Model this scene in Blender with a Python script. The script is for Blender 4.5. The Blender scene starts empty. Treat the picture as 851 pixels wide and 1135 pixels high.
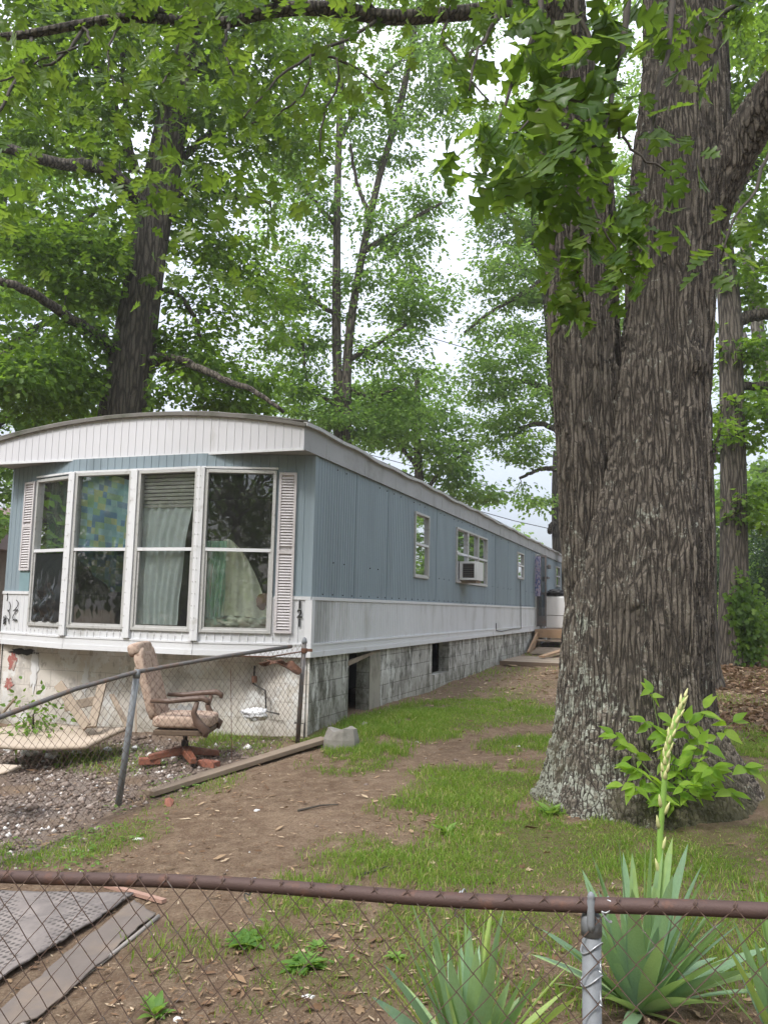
import bpy, math, random
import numpy as np
from mathutils import Matrix, Vector
random.seed(11); RNG = np.random.default_rng(7)
PI = math.pi
SC = bpy.context.scene; COL = SC.collection

# ------------------------------------------------------------------ camera model (measured from the perspective of the home)
FPX, PITCH, ROLL, CAMZ, CX, CY = 906., .1159, .0227, 1.65, 425.5, 567.5
def ray(px, py):
    X = px-CX; Y = -(py-CY); cr, sr = math.cos(ROLL), math.sin(ROLL)
    u = X*cr-Y*sr; v = X*sr+Y*cr; c, s = math.cos(PITCH), math.sin(PITCH)
    return np.array([u, FPX*c-v*s, FPX*s+v*c])/FPX
def at(px, py, Y):                       # the point of the place seen there, Y metres north
    r = ray(px, py); return np.array([0, 0, CAMZ])+r*(Y/r[1])
def project(P):
    x, y, z = P[..., 0], P[..., 1], P[..., 2]-CAMZ
    c, s = math.cos(PITCH), math.sin(PITCH); F = np.maximum(y*c+z*s, .05); U = -y*s+z*c
    u = FPX*x/F; v = FPX*U/F
    return CX+u*math.cos(ROLL)+v*math.sin(ROLL), CY-(v*math.cos(ROLL)-u*math.sin(ROLL))

# ------------------------------------------------------------------ ground height
GP = np.array([(-.9,9,.26),(-4.8,10.3,.1),(-2.1,6.8,-.05),(1.89,6.45,.2),(.9,1.9,-.05),(-1.3,2.7,-.22),(3.5,21,.49),(2.2,17.8,.42),(.9,13.6,.33),(-4,3,-.35),(-4,6.5,-.2),(6,8,.4),(5.5,3,.15),(0,5,.08),(0,7,.16),(8,20,.9),(-8,14,.2),(0,-1,-.2)], float)
def tps(r): return np.where(r > 1e-9, r*r*np.log(np.maximum(r, 1e-9)), 0)
_n = len(GP); _K = tps(np.linalg.norm(GP[:,None,:2]-GP[None,:,:2], axis=2))+np.eye(_n)*.6
_P = np.c_[np.ones(_n), GP[:,:2]]
_w = np.linalg.solve(np.block([[_K,_P],[_P.T,np.zeros((3,3))]]), np.r_[GP[:,2],0,0,0])
def hnoise(x, y, f, seed=0):             # smooth value noise 0..1
    x = np.asarray(x, float)*f+seed*17.3; y = np.asarray(y, float)*f-seed*9.1
    xi = np.floor(x); yi = np.floor(y); fx = x-xi; fy = y-yi
    fx = fx*fx*(3-2*fx); fy = fy*fy*(3-2*fy)
    def h(a, b):
        v = np.sin(a*127.1+b*311.7+seed*74.7)*43758.5453; return v-np.floor(v)
    return (h(xi,yi)*(1-fx)+h(xi+1,yi)*fx)*(1-fy)+(h(xi,yi+1)*(1-fx)+h(xi+1,yi+1)*fx)*fy
def ghbase(x, y):
    x = np.clip(np.asarray(x, float), -12, 13); y = np.clip(np.asarray(y, float), -4, 32)
    r = np.sqrt((x[...,None]-GP[:,0])**2+(y[...,None]-GP[:,1])**2)
    return tps(r)@_w[:_n]+_w[_n]+_w[_n+1]*x+_w[_n+2]*y
def gh(x, y):
    return ghbase(x, y)+(hnoise(x,y,.9,1)-.5)*.05+(hnoise(x,y,2.7,2)-.5)*.022+(hnoise(x,y,9,3)-.5)*.014+(hnoise(x,y,19,4)-.5)*.009
def g1(x, y): return float(gh(np.array(x), np.array(y)))
def gpt(px, py):                         # where that line of sight meets the ground
    r = ray(px, py); t = np.linspace(.5, 60, 6000); q = np.array([0,0,CAMZ])+t[:,None]*r
    i = np.argmax(q[:,2]-gh(q[:,0], q[:,1]) < 0); return q[i]

# ------------------------------------------------------------------ materials
def mat(name):
    m = bpy.data.materials.new(name); m.use_nodes = True
    nt = m.node_tree; return m, nt, nt.nodes['Principled BSDF']
def N(nt, typ, **kw):
    n = nt.nodes.new('ShaderNode'+typ)
    for k, v in kw.items():
        if k.startswith('_'): setattr(n, k[1:], v)
        else: n.inputs[k.replace('__', ' ')].default_value = v
    return n
def rgba(c): return (c[0], c[1], c[2], 1)
def coords(nt, scale=(1,1,1), kind='Object'):
    t = N(nt, 'TexCoord'); mp = N(nt, 'Mapping'); mp.inputs['Scale'].default_value = scale
    nt.links.new(t.outputs[kind], mp.inputs[0]); return mp.outputs[0]
def noise(nt, vec, sc, det=6, rough=.6, dist=0):
    n = N(nt, 'TexNoise', Scale=sc, Detail=det, Roughness=rough, Distortion=dist); nt.links.new(vec, n.inputs['Vector']); return n.outputs['Fac']
def ramp(nt, fac, stops):
    r = N(nt, 'ValToRGB'); e = r.color_ramp.elements
    while len(e) < len(stops): e.new(.5)
    for i, (p, c) in enumerate(stops):
        e[i].position = p; e[i].color = rgba(c) if not isinstance(c, (int, float)) else (c, c, c, 1)
    nt.links.new(fac, r.inputs[0]); return r.outputs[0]
def mix(nt, fac, a, b, blend='MIX'):
    m = N(nt, 'Mix', _data_type='RGBA', _blend_type=blend)
    for sock, v in ((m.inputs[0], fac), (m.inputs[6], a), (m.inputs[7], b)):
        if isinstance(v, bpy.types.NodeSocket): nt.links.new(v, sock)
        elif isinstance(v, (int, float)): sock.default_value = v if sock.type == 'VALUE' else (v,v,v,1)
        else: sock.default_value = rgba(v)
    return m.outputs[2]
def math_(nt, op, a, b=None, c=None, clamp=False):
    m = N(nt, 'Math', _operation=op, _use_clamp=clamp)
    for i, v in enumerate((a, b, c)):
        if v is None: continue
        if isinstance(v, bpy.types.NodeSocket): nt.links.new(v, m.inputs[i])
        else: m.inputs[i].default_value = v
    return m.outputs[0]
def bump(nt, h, bs, strength=.4, dist=.01):
    b = N(nt, 'Bump', Strength=strength, Distance=dist); nt.links.new(h, b.inputs['Height']); nt.links.new(b.outputs[0], bs.inputs['Normal'])
def plain(name, c, rough=.6, var=.15, sc=8, dirt=None, dsc=3, dlo=.5, dhi=.75, metal=0, bmp=.15, stretch=(1,1,1), bsc=60):
    m, nt, bs = mat(name); v = coords(nt, stretch)
    f = noise(nt, v, sc)
    col = mix(nt, f, tuple(x*(1-var) for x in c), tuple(min(1, x*(1+var)) for x in c))
    if dirt is not None:
        d = ramp(nt, noise(nt, v, dsc, 8, .65), [(dlo, 0), (dhi, 1)])
        col = mix(nt, d, col, dirt)
    nt.links.new(col, bs.inputs['Base Color']); bs.inputs['Roughness'].default_value = rough; bs.inputs['Metallic'].default_value = metal
    if bmp: bump(nt, noise(nt, coords(nt), bsc, 5), bs, bmp, .004)
    return m
M = {}
M['belt'] = plain('weathered_white_panel', (.62,.63,.65), .55, .1, 3, (.33,.33,.31), 2.2, .5, .78, stretch=(1,1,.35))
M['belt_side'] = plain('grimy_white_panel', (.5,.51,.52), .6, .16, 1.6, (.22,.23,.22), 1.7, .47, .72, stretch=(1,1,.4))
M['trimw'] = plain('white_trim_paint', (.66,.67,.69), .5, .08, 4, (.34,.32,.29), 5, .58, .8)
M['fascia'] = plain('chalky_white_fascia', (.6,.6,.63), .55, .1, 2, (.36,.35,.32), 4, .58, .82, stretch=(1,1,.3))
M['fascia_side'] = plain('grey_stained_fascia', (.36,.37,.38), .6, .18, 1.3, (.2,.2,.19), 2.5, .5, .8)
M['siding'] = plain('faded_blue_siding', (.235,.295,.335), .5, .16, 1.5, (.13,.165,.185), 2.2, .5, .82, stretch=(1,1,.12))
M['roof'] = plain('mossy_roof_metal', (.16,.15,.135), .8, .3, 3, (.07,.075,.05), 2, .45, .6)
M['alu'] = plain('oxidised_aluminium', (.5,.5,.49), .45, .12, 15, (.25,.24,.22), 18, .55, .75, metal=.2)
M['louver'] = plain('chalky_shutter', (.56,.53,.54), .65, .1, 8, (.33,.31,.29), 6, .55, .8)
M['dark'] = plain('dark_interior', (.03,.03,.03), .9, .2)
M['black'] = plain('black_paint', (.012,.012,.013), .5, .1)
M['galv'] = plain('galvanised_steel', (.21,.225,.24), .7, .18, 30, (.12,.12,.12), 20, .5, .8, metal=.15)
M['wirenew'] = plain('bright_tie_wire', (.42,.44,.46), .4, .1, metal=.5)
M['wirerust'] = plain('rusted_wire', (.15,.10,.08), .75, .3, 60, (.28,.26,.25), 25, .55, .7, metal=.35)
M['rail'] = plain('brown_rusted_rail', (.085,.052,.045), .68, .28, 9, (.17,.08,.05), 14, .55, .75, metal=.3, bsc=180, bmp=.3)
M['railgrey'] = plain('dull_grey_rail', (.15,.14,.135), .6, .2, 9, (.2,.12,.08), 14, .5, .7, metal=.35)
M['rust'] = plain('flaking_rust', (.16,.075,.045), .85, .35, 18, (.09,.045,.03), 9, .45, .7, bmp=.6)
M['wood'] = plain('weathered_wood', (.3,.24,.18), .8, .25, 5, (.14,.11,.085), 4, .5, .75, stretch=(1,1,1), bmp=.3)
M['woodnew'] = plain('tan_deck_wood', (.34,.22,.13), .75, .2, 5, (.16,.11,.07), 5, .5, .8)
M['woodred'] = plain('reddish_chair_wood', (.2,.075,.045), .5, .25, 12, (.34,.22,.15), 8, .55, .75)
M['armwood'] = plain('dark_walnut_arm', (.12,.075,.055), .5, .25, 14, (.3,.22,.17), 10, .6, .8)
M['ply'] = plain('bleached_plywood', (.46,.38,.30), .8, .12, 3, (.36,.28,.2), 4, .5, .8)
M['plyedge'] = plain('dark_plywood_edge', (.13,.09,.06), .85, .2)
M['uphol'] = plain('mouldy_floral_upholstery', (.44,.33,.26), .95, .3, 26, (.2,.12,.09), 19, .5, .64, bmp=.5)
M['stone'] = plain('weathered_concrete_lump', (.25,.235,.21), .9, .3, 9, (.13,.12,.1), 5, .5, .7, bmp=.5)
M['white'] = plain('white_enamel', (.7,.7,.7), .35, .05, dirt=(.45,.44,.42), dlo=.6, dhi=.8)
M['plastic'] = plain('white_plastic_bag', (.75,.76,.78), .4, .06)
M['sheer'] = plain('sheer_white_cloth', (.74,.79,.8), .9, .1, bmp=0)
M['cream'] = plain('cream_sheet', (.82,.82,.66), .95, .12, 5, (.45,.42,.3), 4, .5, .7, bmp=.2)
M['mint'] = plain('mint_green_cloth', (.36,.58,.45), .95, .2, 5, (.6,.66,.48), 6, .5, .7, bmp=.2)
M['wicker'] = plain('brown_wicker', (.3,.17,.1), .9, .4, 60)
M['blind'] = plain('ivory_blind_slats', (.55,.52,.48), .7, .1)
M['mat'] = None
def glass(name, refl=.16, tint=(.93,.96,.95)):
    m, nt, bs = mat(name); nt.nodes.remove(bs); out = nt.nodes['Material Output']
    tr = N(nt, 'BsdfTransparent'); tr.inputs[0].default_value = rgba(tint)
    gl = N(nt, 'BsdfGlossy', Roughness=.015); gl.inputs[0].default_value = (.95,.97,1,1)
    df = N(nt, 'BsdfDiffuse'); df.inputs[0].default_value = (.4,.4,.38,1)
    v = coords(nt); d = ramp(nt, noise(nt, v, 6, 8, .7), [(.5, .02), (.85, .16)])
    lw = N(nt, 'LayerWeight', Blend=.3)
    fac = math_(nt, 'ADD', math_(nt, 'MULTIPLY', lw.outputs['Fresnel'], .75), refl, clamp=True)
    a = N(nt, 'MixShader'); nt.links.new(fac, a.inputs[0]); nt.links.new(tr.outputs[0], a.inputs[1]); nt.links.new(gl.outputs[0], a.inputs[2])
    b = N(nt, 'MixShader'); nt.links.new(d, b.inputs[0]); nt.links.new(a.outputs[0], b.inputs[1]); nt.links.new(df.outputs[0], b.inputs[2])
    bp = N(nt, 'Bump', Strength=.12, Distance=.01); nt.links.new(noise(nt, v, 2.2, 2), bp.inputs['Height']); nt.links.new(bp.outputs[0], gl.inputs['Normal'])
    nt.links.new(b.outputs[0], out.inputs[0]); return m
M['glass'] = glass('old_window_glass', .035)
M['glass_side'] = glass('side_window_glass', .22)
M['screen'] = glass('insect_screen', .03, (.6,.62,.62))
def leafmat(name, stops, trans=.45, rough=.45, attr='tint', transcol=(.42,.6,.08)):
    m, nt, bs = mat(name); a = N(nt, 'Attribute', _attribute_name=attr)
    col = ramp(nt, a.outputs['Fac'], stops); nt.links.new(col, bs.inputs['Base Color']); bs.inputs['Roughness'].default_value = rough; bs.inputs['Specular IOR Level'].default_value = .22
    tl = N(nt, 'BsdfTranslucent'); tc = mix(nt, .55, col, transcol); tc2 = mix(nt, 1., tc, (1.5,1.5,1.2), 'MULTIPLY'); nt.links.new(tc2, tl.inputs[0])
    ms = N(nt, 'MixShader'); ms.inputs[0].default_value = trans
    nt.links.new(bs.outputs[0], ms.inputs[1]); nt.links.new(tl.outputs[0], ms.inputs[2]); nt.links.new(ms.outputs[0], nt.nodes['Material Output'].inputs[0]); return m
M['oakleaf'] = leafmat('young_oak_leaf', [(0,(.035,.075,.016)),(.5,(.068,.13,.024)),(1,(.16,.22,.04))], .4, .38, transcol=(.24,.38,.035))
M['leafA'] = leafmat('mid_green_leaf', [(0,(.025,.055,.012)),(.5,(.065,.125,.02)),(1,(.155,.235,.035))], .45, .5, transcol=(.28,.46,.04))  # darkest stop set low to paint the shadows within the foliage
M['leafB'] = leafmat('fresh_green_leaf', [(0,(.038,.08,.022)),(.5,(.092,.17,.04)),(1,(.19,.28,.07))], .45, .5, transcol=(.3,.5,.09))
M['leafD'] = leafmat('dark_evergreen_leaf', [(0,(.012,.028,.012)),(.6,(.028,.055,.022)),(1,(.05,.09,.03))], .25, .5, transcol=(.1,.2,.04))
M['shoot'] = leafmat('bright_shoot_leaf', [(0,(.11,.23,.025)),(.5,(.19,.34,.04)),(1,(.3,.44,.07))], .5, .4, transcol=(.5,.68,.06))
M['grass'] = leafmat('grass_blade', [(0,(.07,.14,.018)),(.4,(.13,.22,.03)),(.75,(.22,.28,.06)),(1,(.4,.34,.16))], .35, .5)
M['weed'] = leafmat('broad_weed_leaf', [(0,(.06,.14,.03)),(.6,(.12,.23,.05)),(1,(.2,.32,.08))], .35, .5)
M['litter'] = leafmat('dead_leaf', [(0,(.08,.045,.028)),(.35,(.19,.115,.068)),(.65,(.36,.25,.155)),(1,(.56,.46,.33))], .15, .8, transcol=(.3,.2,.1))
M['gravel'] = leafmat('pebble', [(0,(.10,.075,.06)),(.45,(.22,.17,.14)),(.8,(.40,.34,.30)),(1,(.66,.64,.62))], 0., .85)
def streaked(m):
    nt = m.node_tree; bs = nt.nodes['Principled BSDF']; src = bs.inputs['Base Color'].links[0].from_socket; v = coords(nt, (1,1,.12)); f = noise(nt, v, 160, 3, .6); b = ramp(nt, noise(nt, coords(nt), 14, 6, .7), [(.6,0),(.72,.7)])
    nt.links.new(mix(nt, b, mix(nt, ramp(nt, f, [(.35,.45),(.6,0)]), src, mix(nt, .5, src, (.04,.07,.03))), (.3,.27,.14)), bs.inputs['Base Color']); return m
M['yucca'] = leafmat('yucca_blade', [(0,(.15,.24,.19)),(.45,(.23,.36,.22)),(.8,(.38,.5,.17)),(1,(.5,.46,.1))], .25, .4)

def bark(name, cs, scale, disp, lich=0., zst=.13, lichen_z=(0,3), true_disp=False, lx=1.9):
    m, nt, bs = mat(name); v = coords(nt)
    wn = N(nt, 'TexNoise', Scale=3.5, Detail=3); nt.links.new(v, wn.inputs['Vector'])
    wob = N(nt, 'VectorMath', _operation='MULTIPLY_ADD'); nt.links.new(wn.outputs['Color'], wob.inputs[0]); wob.inputs[1].default_value = (.045,.045,.1); nt.links.new(v, wob.inputs[2])
    mp = N(nt, 'Mapping'); mp.inputs['Scale'].default_value = (scale, scale, scale*zst); nt.links.new(wob.outputs[0], mp.inputs[0])
    vo = N(nt, 'TexVoronoi', _feature='DISTANCE_TO_EDGE', Scale=1); nt.links.new(mp.outputs[0], vo.inputs['Vector'])
    edge = ramp(nt, vo.outputs['Distance'], [(0, 0), (.07, .3), (.19, .92), (.4, 1)])
    mp2 = N(nt, 'Mapping'); mp2.inputs['Scale'].default_value = (scale*1.7, scale*1.7, scale*.42); nt.links.new(wob.outputs[0], mp2.inputs[0])
    vo2 = N(nt, 'TexVoronoi', _feature='DISTANCE_TO_EDGE', Scale=1); nt.links.new(mp2.outputs[0], vo2.inputs['Vector'])
    e2 = ramp(nt, vo2.outputs['Distance'], [(0, 0), (.09, 1)])
    mp3 = N(nt, 'Mapping'); mp3.inputs['Scale'].default_value = (scale*4.2, scale*4.2, scale*2.4); nt.links.new(wob.outputs[0], mp3.inputs[0])
    vo3 = N(nt, 'TexVoronoi', _feature='DISTANCE_TO_EDGE', Scale=1); nt.links.new(mp3.outputs[0], vo3.inputs['Vector'])
    e3 = ramp(nt, vo3.outputs['Distance'], [(0, 0), (.12, 1)])
    fn = noise(nt, coords(nt, (1,1,.4)), scale*2.6, 9, .78)
    h = math_(nt, 'ADD', math_(nt, 'MULTIPLY', edge, .5), math_(nt, 'ADD', math_(nt, 'ADD', math_(nt, 'MULTIPLY', math_(nt, 'MULTIPLY', e2, edge), .24), math_(nt, 'MULTIPLY', math_(nt, 'MULTIPLY', e3, edge), .10)), math_(nt, 'MULTIPLY', fn, .42)))
    col = ramp(nt, h, [(.24, cs[0]), (.62, cs[1]), (1., cs[2])]); sp2 = noise(nt, coords(nt, (1,1,.5)), scale*9, 6, .8); col = mix(nt, ramp(nt, sp2, [(.3,.75),(.55,0)]), col, mix(nt, .5, col, (.01,.008,.007))); col = mix(nt, ramp(nt, sp2, [(.56,0),(.75,.3)]), col, tuple(min(1,c*1.5) for c in cs[2]))
    big = noise(nt, v, 1.3, 5)
    col = mix(nt, ramp(nt, big, [(.35, 0), (.7, .6)]), col, mix(nt, h, tuple(c*.55 for c in cs[0]), tuple(c*.62 for c in cs[2])))
    if lich:
        ln = noise(nt, v, 4.2, 9, .72, .6); ls = noise(nt, v, 26, 8, .7)
        sp = N(nt, 'SeparateXYZ'); nt.links.new(v, sp.inputs[0])
        zf = N(nt, 'MapRange'); zf.inputs['From Min'].default_value = lichen_z[1]; zf.inputs['From Max'].default_value = lichen_z[0]; nt.links.new(sp.outputs[2], zf.inputs[0])
        xf = N(nt, 'MapRange'); xf.inputs['From Min'].default_value = lx+.35; xf.inputs['From Max'].default_value = lx-.35; nt.links.new(sp.outputs[0], xf.inputs[0])
        thr = math_(nt, 'ADD', math_(nt, 'MULTIPLY', ln, .6), math_(nt, 'MULTIPLY', ls, .4))
        thr = math_(nt, 'ADD', thr, math_(nt, 'MULTIPLY', math_(nt, 'MULTIPLY', zf.outputs[0], xf.outputs[0]), .1*lich))
        lf = ramp(nt, thr, [(.575, 0), (.62, .85)])
        lf = math_(nt, 'MULTIPLY', lf, ramp(nt, h, [(.4, 0), (.65, 1)]))
        col = mix(nt, lf, col, ramp(nt, ls, [(.35, (.28,.3,.24)), (.65, (.46,.48,.42))]))
        mz = N(nt, 'MapRange'); mz.inputs['From Min'].default_value = .95; mz.inputs['From Max'].default_value = .25; nt.links.new(sp.outputs[2], mz.inputs[0])
        mo = math_(nt, 'MULTIPLY', mz.outputs[0], ramp(nt, big, [(.42, 0), (.6, .7)]))
        col = mix(nt, mo, col, (.1,.095,.045))
    nt.links.new(col, bs.inputs['Base Color']); bs.inputs['Roughness'].default_value = .92
    if true_disp:
        d = N(nt, 'Displacement', Midlevel=.6, Scale=disp); nt.links.new(h, d.inputs['Height']); nt.links.new(d.outputs[0], nt.nodes['Material Output'].inputs['Displacement'])
        m.displacement_method = 'BOTH'
    else: bump(nt, h, bs, .9, disp)
    return m
M['bark'] = bark('furrowed_oak_bark', [(.02,.016,.012),(.092,.076,.060),(.225,.195,.158)], 29, .027, 1., zst=.07, true_disp=True)
M['barklimb'] = bark('limb_bark', [(.02,.017,.013),(.085,.07,.055),(.17,.15,.12)], 22, .02, 0)
M['barkfar'] = bark('grey_brown_bark', [(.03,.024,.018),(.095,.08,.06),(.17,.145,.115)], 14, .03, 0)
M['barkpale'] = bark('pale_bark', [(.07,.06,.05),(.17,.155,.135),(.27,.25,.22)], 14, .02, 0)
M['twig'] = plain('dark_twig', (.06,.05,.04), .85, .25, 30)

for k_ in ('yucca','shoot','oakleaf'): streaked(M[k_])
# ------------------------------------------------------------------ object helpers
def link(name, me, parent=None):
    o = bpy.data.objects.new(name, me); COL.objects.link(o)
    if parent is not None:
        o.parent = parent; o.matrix_parent_inverse = parent.matrix_basis.inverted()
    return o
def tag(o, label=None, cat=None, group=None, kind=None):
    if label: o['label'] = label
    if cat: o['category'] = cat
    if group: o['group'] = group
    if kind: o['kind'] = kind
    return o
def thing(name, label, cat, loc=(0,0,0), group=None):
    o = bpy.data.objects.new(name, None); COL.objects.link(o); o.location = loc; o.empty_display_size = .2
    return tag(o, label, cat, group)
class MB:
    def __init__(s): s.v = []; s.f = []
    def poly(s, pts):
        b = len(s.v); s.v += [tuple(map(float, p)) for p in pts]; s.f.append(tuple(range(b, b+len(pts)))); return s
    def hexa(s, p):                       # 8 points: bottom ring 0-3, top ring 4-7
        b = len(s.v); s.v += [tuple(map(float, q)) for q in p]
        s.f += [tuple(b+i for i in q) for q in ((3,2,1,0),(4,5,6,7),(0,1,5,4),(1,2,6,5),(2,3,7,6),(3,0,4,7))]; return s
    def box(s, c, size, ax=None):         # ax: three axis vectors
        if ax is None: ax = np.eye(3)
        ax = [np.asarray(a, float)/np.linalg.norm(a) for a in ax]; c = np.asarray(c, float)
        h = [ax[i]*size[i]/2 for i in range(3)]
        return s.hexa([c-h[0]-h[1]-h[2], c+h[0]-h[1]-h[2], c+h[0]+h[1]-h[2], c-h[0]+h[1]-h[2], c-h[0]-h[1]+h[2], c+h[0]-h[1]+h[2], c+h[0]+h[1]+h[2], c-h[0]+h[1]+h[2]])
    def beam(s, a, b, w, t, up=(0,0,1)):  # a board from a to b
        a = np.asarray(a, float); b = np.asarray(b, float); d = b-a; L = np.linalg.norm(d); d /= L
        u = np.asarray(up, float); sd = np.cross(d, u); sd /= np.linalg.norm(sd); u = np.cross(sd, d)
        return s.box((a+b)/2, (L, w, t), (d, sd, u))
    def tube(s, pts, rad, n=8, cap=True):
        pts = np.asarray(pts, float); k = len(pts); rad = np.broadcast_to(np.asarray(rad, float), (k,))
        T = np.gradient(pts, axis=0); T /= np.linalg.norm(T, axis=1)[:,None]+1e-12
        ref = np.array([0,0,1.]) if abs(T[0][2]) < .9 else np.array([1.,0,0])
        u = np.cross(T[0], ref); u /= np.linalg.norm(u); b = len(s.v); ang = np.arange(n)*2*PI/n
        for i in range(k):
            u = u-T[i]*np.dot(u, T[i]); u /= np.linalg.norm(u)+1e-12; w = np.cross(T[i], u)
            for a in ang: s.v.append(tuple(pts[i]+rad[i]*(math.cos(a)*u+math.sin(a)*w)))
        for i in range(k-1):
            for j in range(n):
                a0 = b+i*n+j; a1 = b+i*n+(j+1)%n; s.f.append((a0, a1, a1+n, a0+n))
        if cap: s.f.append(tuple(b+j for j in range(n))[::-1]); s.f.append(tuple(b+(k-1)*n+j for j in range(n)))
        return s
    def lathe(s, base, prof, n=16, axis=(0,0,1)):
        ax = np.asarray(axis, float)/np.linalg.norm(axis); base = np.asarray(base, float)
        s.tube([base+ax*h for r, h in prof], [max(r, 1e-4) for r, h in prof], n); return s
    def build(s, name, m, parent=None, smooth=False, bevel=0):
        me = bpy.data.meshes.new(name); me.from_pydata(s.v, [], s.f); me.update()
        if m is not None: me.materials.append(m)
        if smooth: me.polygons.foreach_set('use_smooth', [True]*len(me.polygons))
        o = link(name, me, parent)
        if bevel:
            bv = o.modifiers.new('bevel', 'BEVEL'); bv.width = bevel; bv.segments = 2; bv.limit_method = 'ANGLE'; bv.harden_normals = False
        return o
def fastmesh(name, V, F, m, parent=None, attr=None, smooth=False):   # V (n,3), F (k,3 or 4)
    me = bpy.data.meshes.new(name); V = np.ascontiguousarray(V, np.float32); F = np.ascontiguousarray(F, np.int32); k, w = F.shape
    me.vertices.add(len(V)); me.vertices.foreach_set('co', V.ravel())
    me.loops.add(k*w); me.loops.foreach_set('vertex_index', F.ravel())
    me.polygons.add(k); me.polygons.foreach_set('loop_start', np.arange(k, dtype=np.int32)*w)
    if smooth: me.polygons.foreach_set('use_smooth', np.ones(k, bool))
    if attr is not None:
        a = me.attributes.new('tint', 'FLOAT', 'FACE'); a.data.foreach_set('value', np.ascontiguousarray(attr, np.float32))
    me.materials.append(m); me.update(calc_edges=True); me.validate(); return link(name, me, parent)
def gridmesh(name, fn, nu, nv, m, parent=None, smooth=True, thick=0):
    U, Vv = np.meshgrid(np.linspace(0,1,nu), np.linspace(0,1,nv), indexing='ij'); P = np.array(fn(U, Vv)); P = np.moveaxis(P, 0, -1).reshape(-1, 3)
    i, j = np.meshgrid(np.arange(nu-1), np.arange(nv-1), indexing='ij'); a = (i*nv+j).ravel(); F = np.c_[a, a+nv, a+nv+1, a+1]
    o = fastmesh(name, P, F, m, parent, smooth=smooth)
    if thick:
        md = o.modifiers.new('thick', 'SOLIDIFY'); md.thickness = thick
    return o

# ------------------------------------------------------------------ leaves
def T_(outline, fold=.08, droop=.25, mid=None):
    # outline of the right half from base to tip [(x,y)...]; mirrored; midrib vertices at the same y
    v = []; f = []
    n = len(outline)
    for x, y in outline: v.append((x, y, fold*x-droop*y*y))
    for x, y in outline: v.append((-x, y, fold*x-droop*y*y))
    for x, y in outline: v.append((0, max(0, y-.12*(x > .02)), -droop*y*y))
    for i in range(n-1):
        f += [(2*n+i, i, i+1), (2*n+i, i+1, 2*n+i+1), (2*n+i, n+i+1, n+i), (2*n+i, 2*n+i+1, n+i+1)]
    return np.array(v, float), np.array(f)
LEAF = {
 'rhomb': (np.array([(0,0,0),(.3,.45,.06),(0,1,-.1),(-.3,.45,.06)]), np.array([(0,1,2),(0,2,3)])),
 'tri': (np.array([(0,0,0),(.42,.3,.05),(.2,.5,.02),(.3,.8,-.05),(0,1,-.12),(-.3,.8,-.05),(-.2,.5,.02),(-.42,.3,.05)]), np.array([(0,1,2),(0,2,4),(2,3,4),(0,4,6),(4,5,6),(0,6,7)])),
 'oak': T_([(.0,0),(.012,.12),(.13,.18),(.17,.25),(.34,.27),(.30,.36),(.15,.42),(.30,.5),(.48,.56),(.42,.63),(.36,.69),(.17,.66),(.21,.76),(.32,.84),(.2,.87),(.1,.88),(.07,.94),(0,1)], .16, .34),
 'ovate': T_([(0,0),(.12,.1),(.24,.3),(.25,.45),(.18,.65),(.08,.85),(0,1)], .2, .3),
 'blade': (np.array([(-.5,0,0),(.5,0,0),(.38,.55,0),(-.38,.55,0),(0,1,0)]), None),
}
def leaves(name, pos, dirs, nrm, size, kind, m, parent, tint):
    T, F = LEAF[kind]; n = len(pos)
    d = dirs/np.linalg.norm(dirs, axis=1)[:,None]
    x = np.cross(d, nrm); x /= np.linalg.norm(x, axis=1)[:,None]+1e-9; z = np.cross(x, d)
    V = pos[:,None]+size[:,None,None]*(T[None,:,0,None]*x[:,None]+T[None,:,1,None]*d[:,None]+T[None,:,2,None]*z[:,None])
    k = len(T); FF = (F[None]+np.arange(n)[:,None,None]*k).reshape(-1, 3)
    return fastmesh(name, V.reshape(-1,3), FF, m, parent, attr=np.repeat(np.clip(tint, 0, 1), len(F)))

# ================================================================== THE MOBILE HOME
YAW = .3443
HO = np.array([-.773, 8.958]); HD = np.array([math.sin(YAW), math.cos(YAW)]); HL = np.array([-math.cos(YAW), math.sin(YAW)])
HW, HB, HS1, HS2, HLEN = 4.246, .406, 1.193, 2.913, 20.6
ZB, ZT, ZW = 1.093, 1.728, 3.307         # underside of the belt, top of the belt, top of the siding
def st(s, t): return HO+HL*s+HD*t
class Wall:                               # a vertical plane from A to B, n points outwards
    def __init__(w, A, B, n):
        w.A = np.asarray(A, float); w.L = float(np.linalg.norm(np.asarray(B)-w.A)); w.e = (np.asarray(B)-w.A)/w.L; w.n = np.asarray(n, float)/np.linalg.norm(n)
    def p(w, u, z, o=0):
        q = w.A+w.e*u+w.n*o; return np.array([q[0], q[1], z])
    def ax(w): return (np.array([w.e[0], w.e[1], 0]), np.array([w.n[0], w.n[1], 0]), np.array([0,0,1.]))
    def bx(w, mb, u0, u1, z0, z1, o0, o1):
        return mb.hexa([w.p(u0,z0,o0), w.p(u1,z0,o0), w.p(u1,z0,o1), w.p(u0,z0,o1), w.p(u0,z1,o0), w.p(u1,z1,o0), w.p(u1,z1,o1), w.p(u0,z1,o1)])
def nrm_out(A, B, inside):
    e = np.asarray(B)-np.asarray(A); n = np.array([-e[1], e[0]]); return n if np.dot(n, np.asarray(A)-inside) > 0 else -n
INS = st(HW/2, 3.)
CR, CL, F1, F2 = st(0,0), st(HW,0), st(HS1,-HB), st(HS2,-HB)
WR = Wall(CR, st(0,HLEN), -HL); WLft = Wall(CL, st(HW,HLEN), HL); WBk = Wall(st(0,HLEN), st(HW,HLEN), HD)
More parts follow.
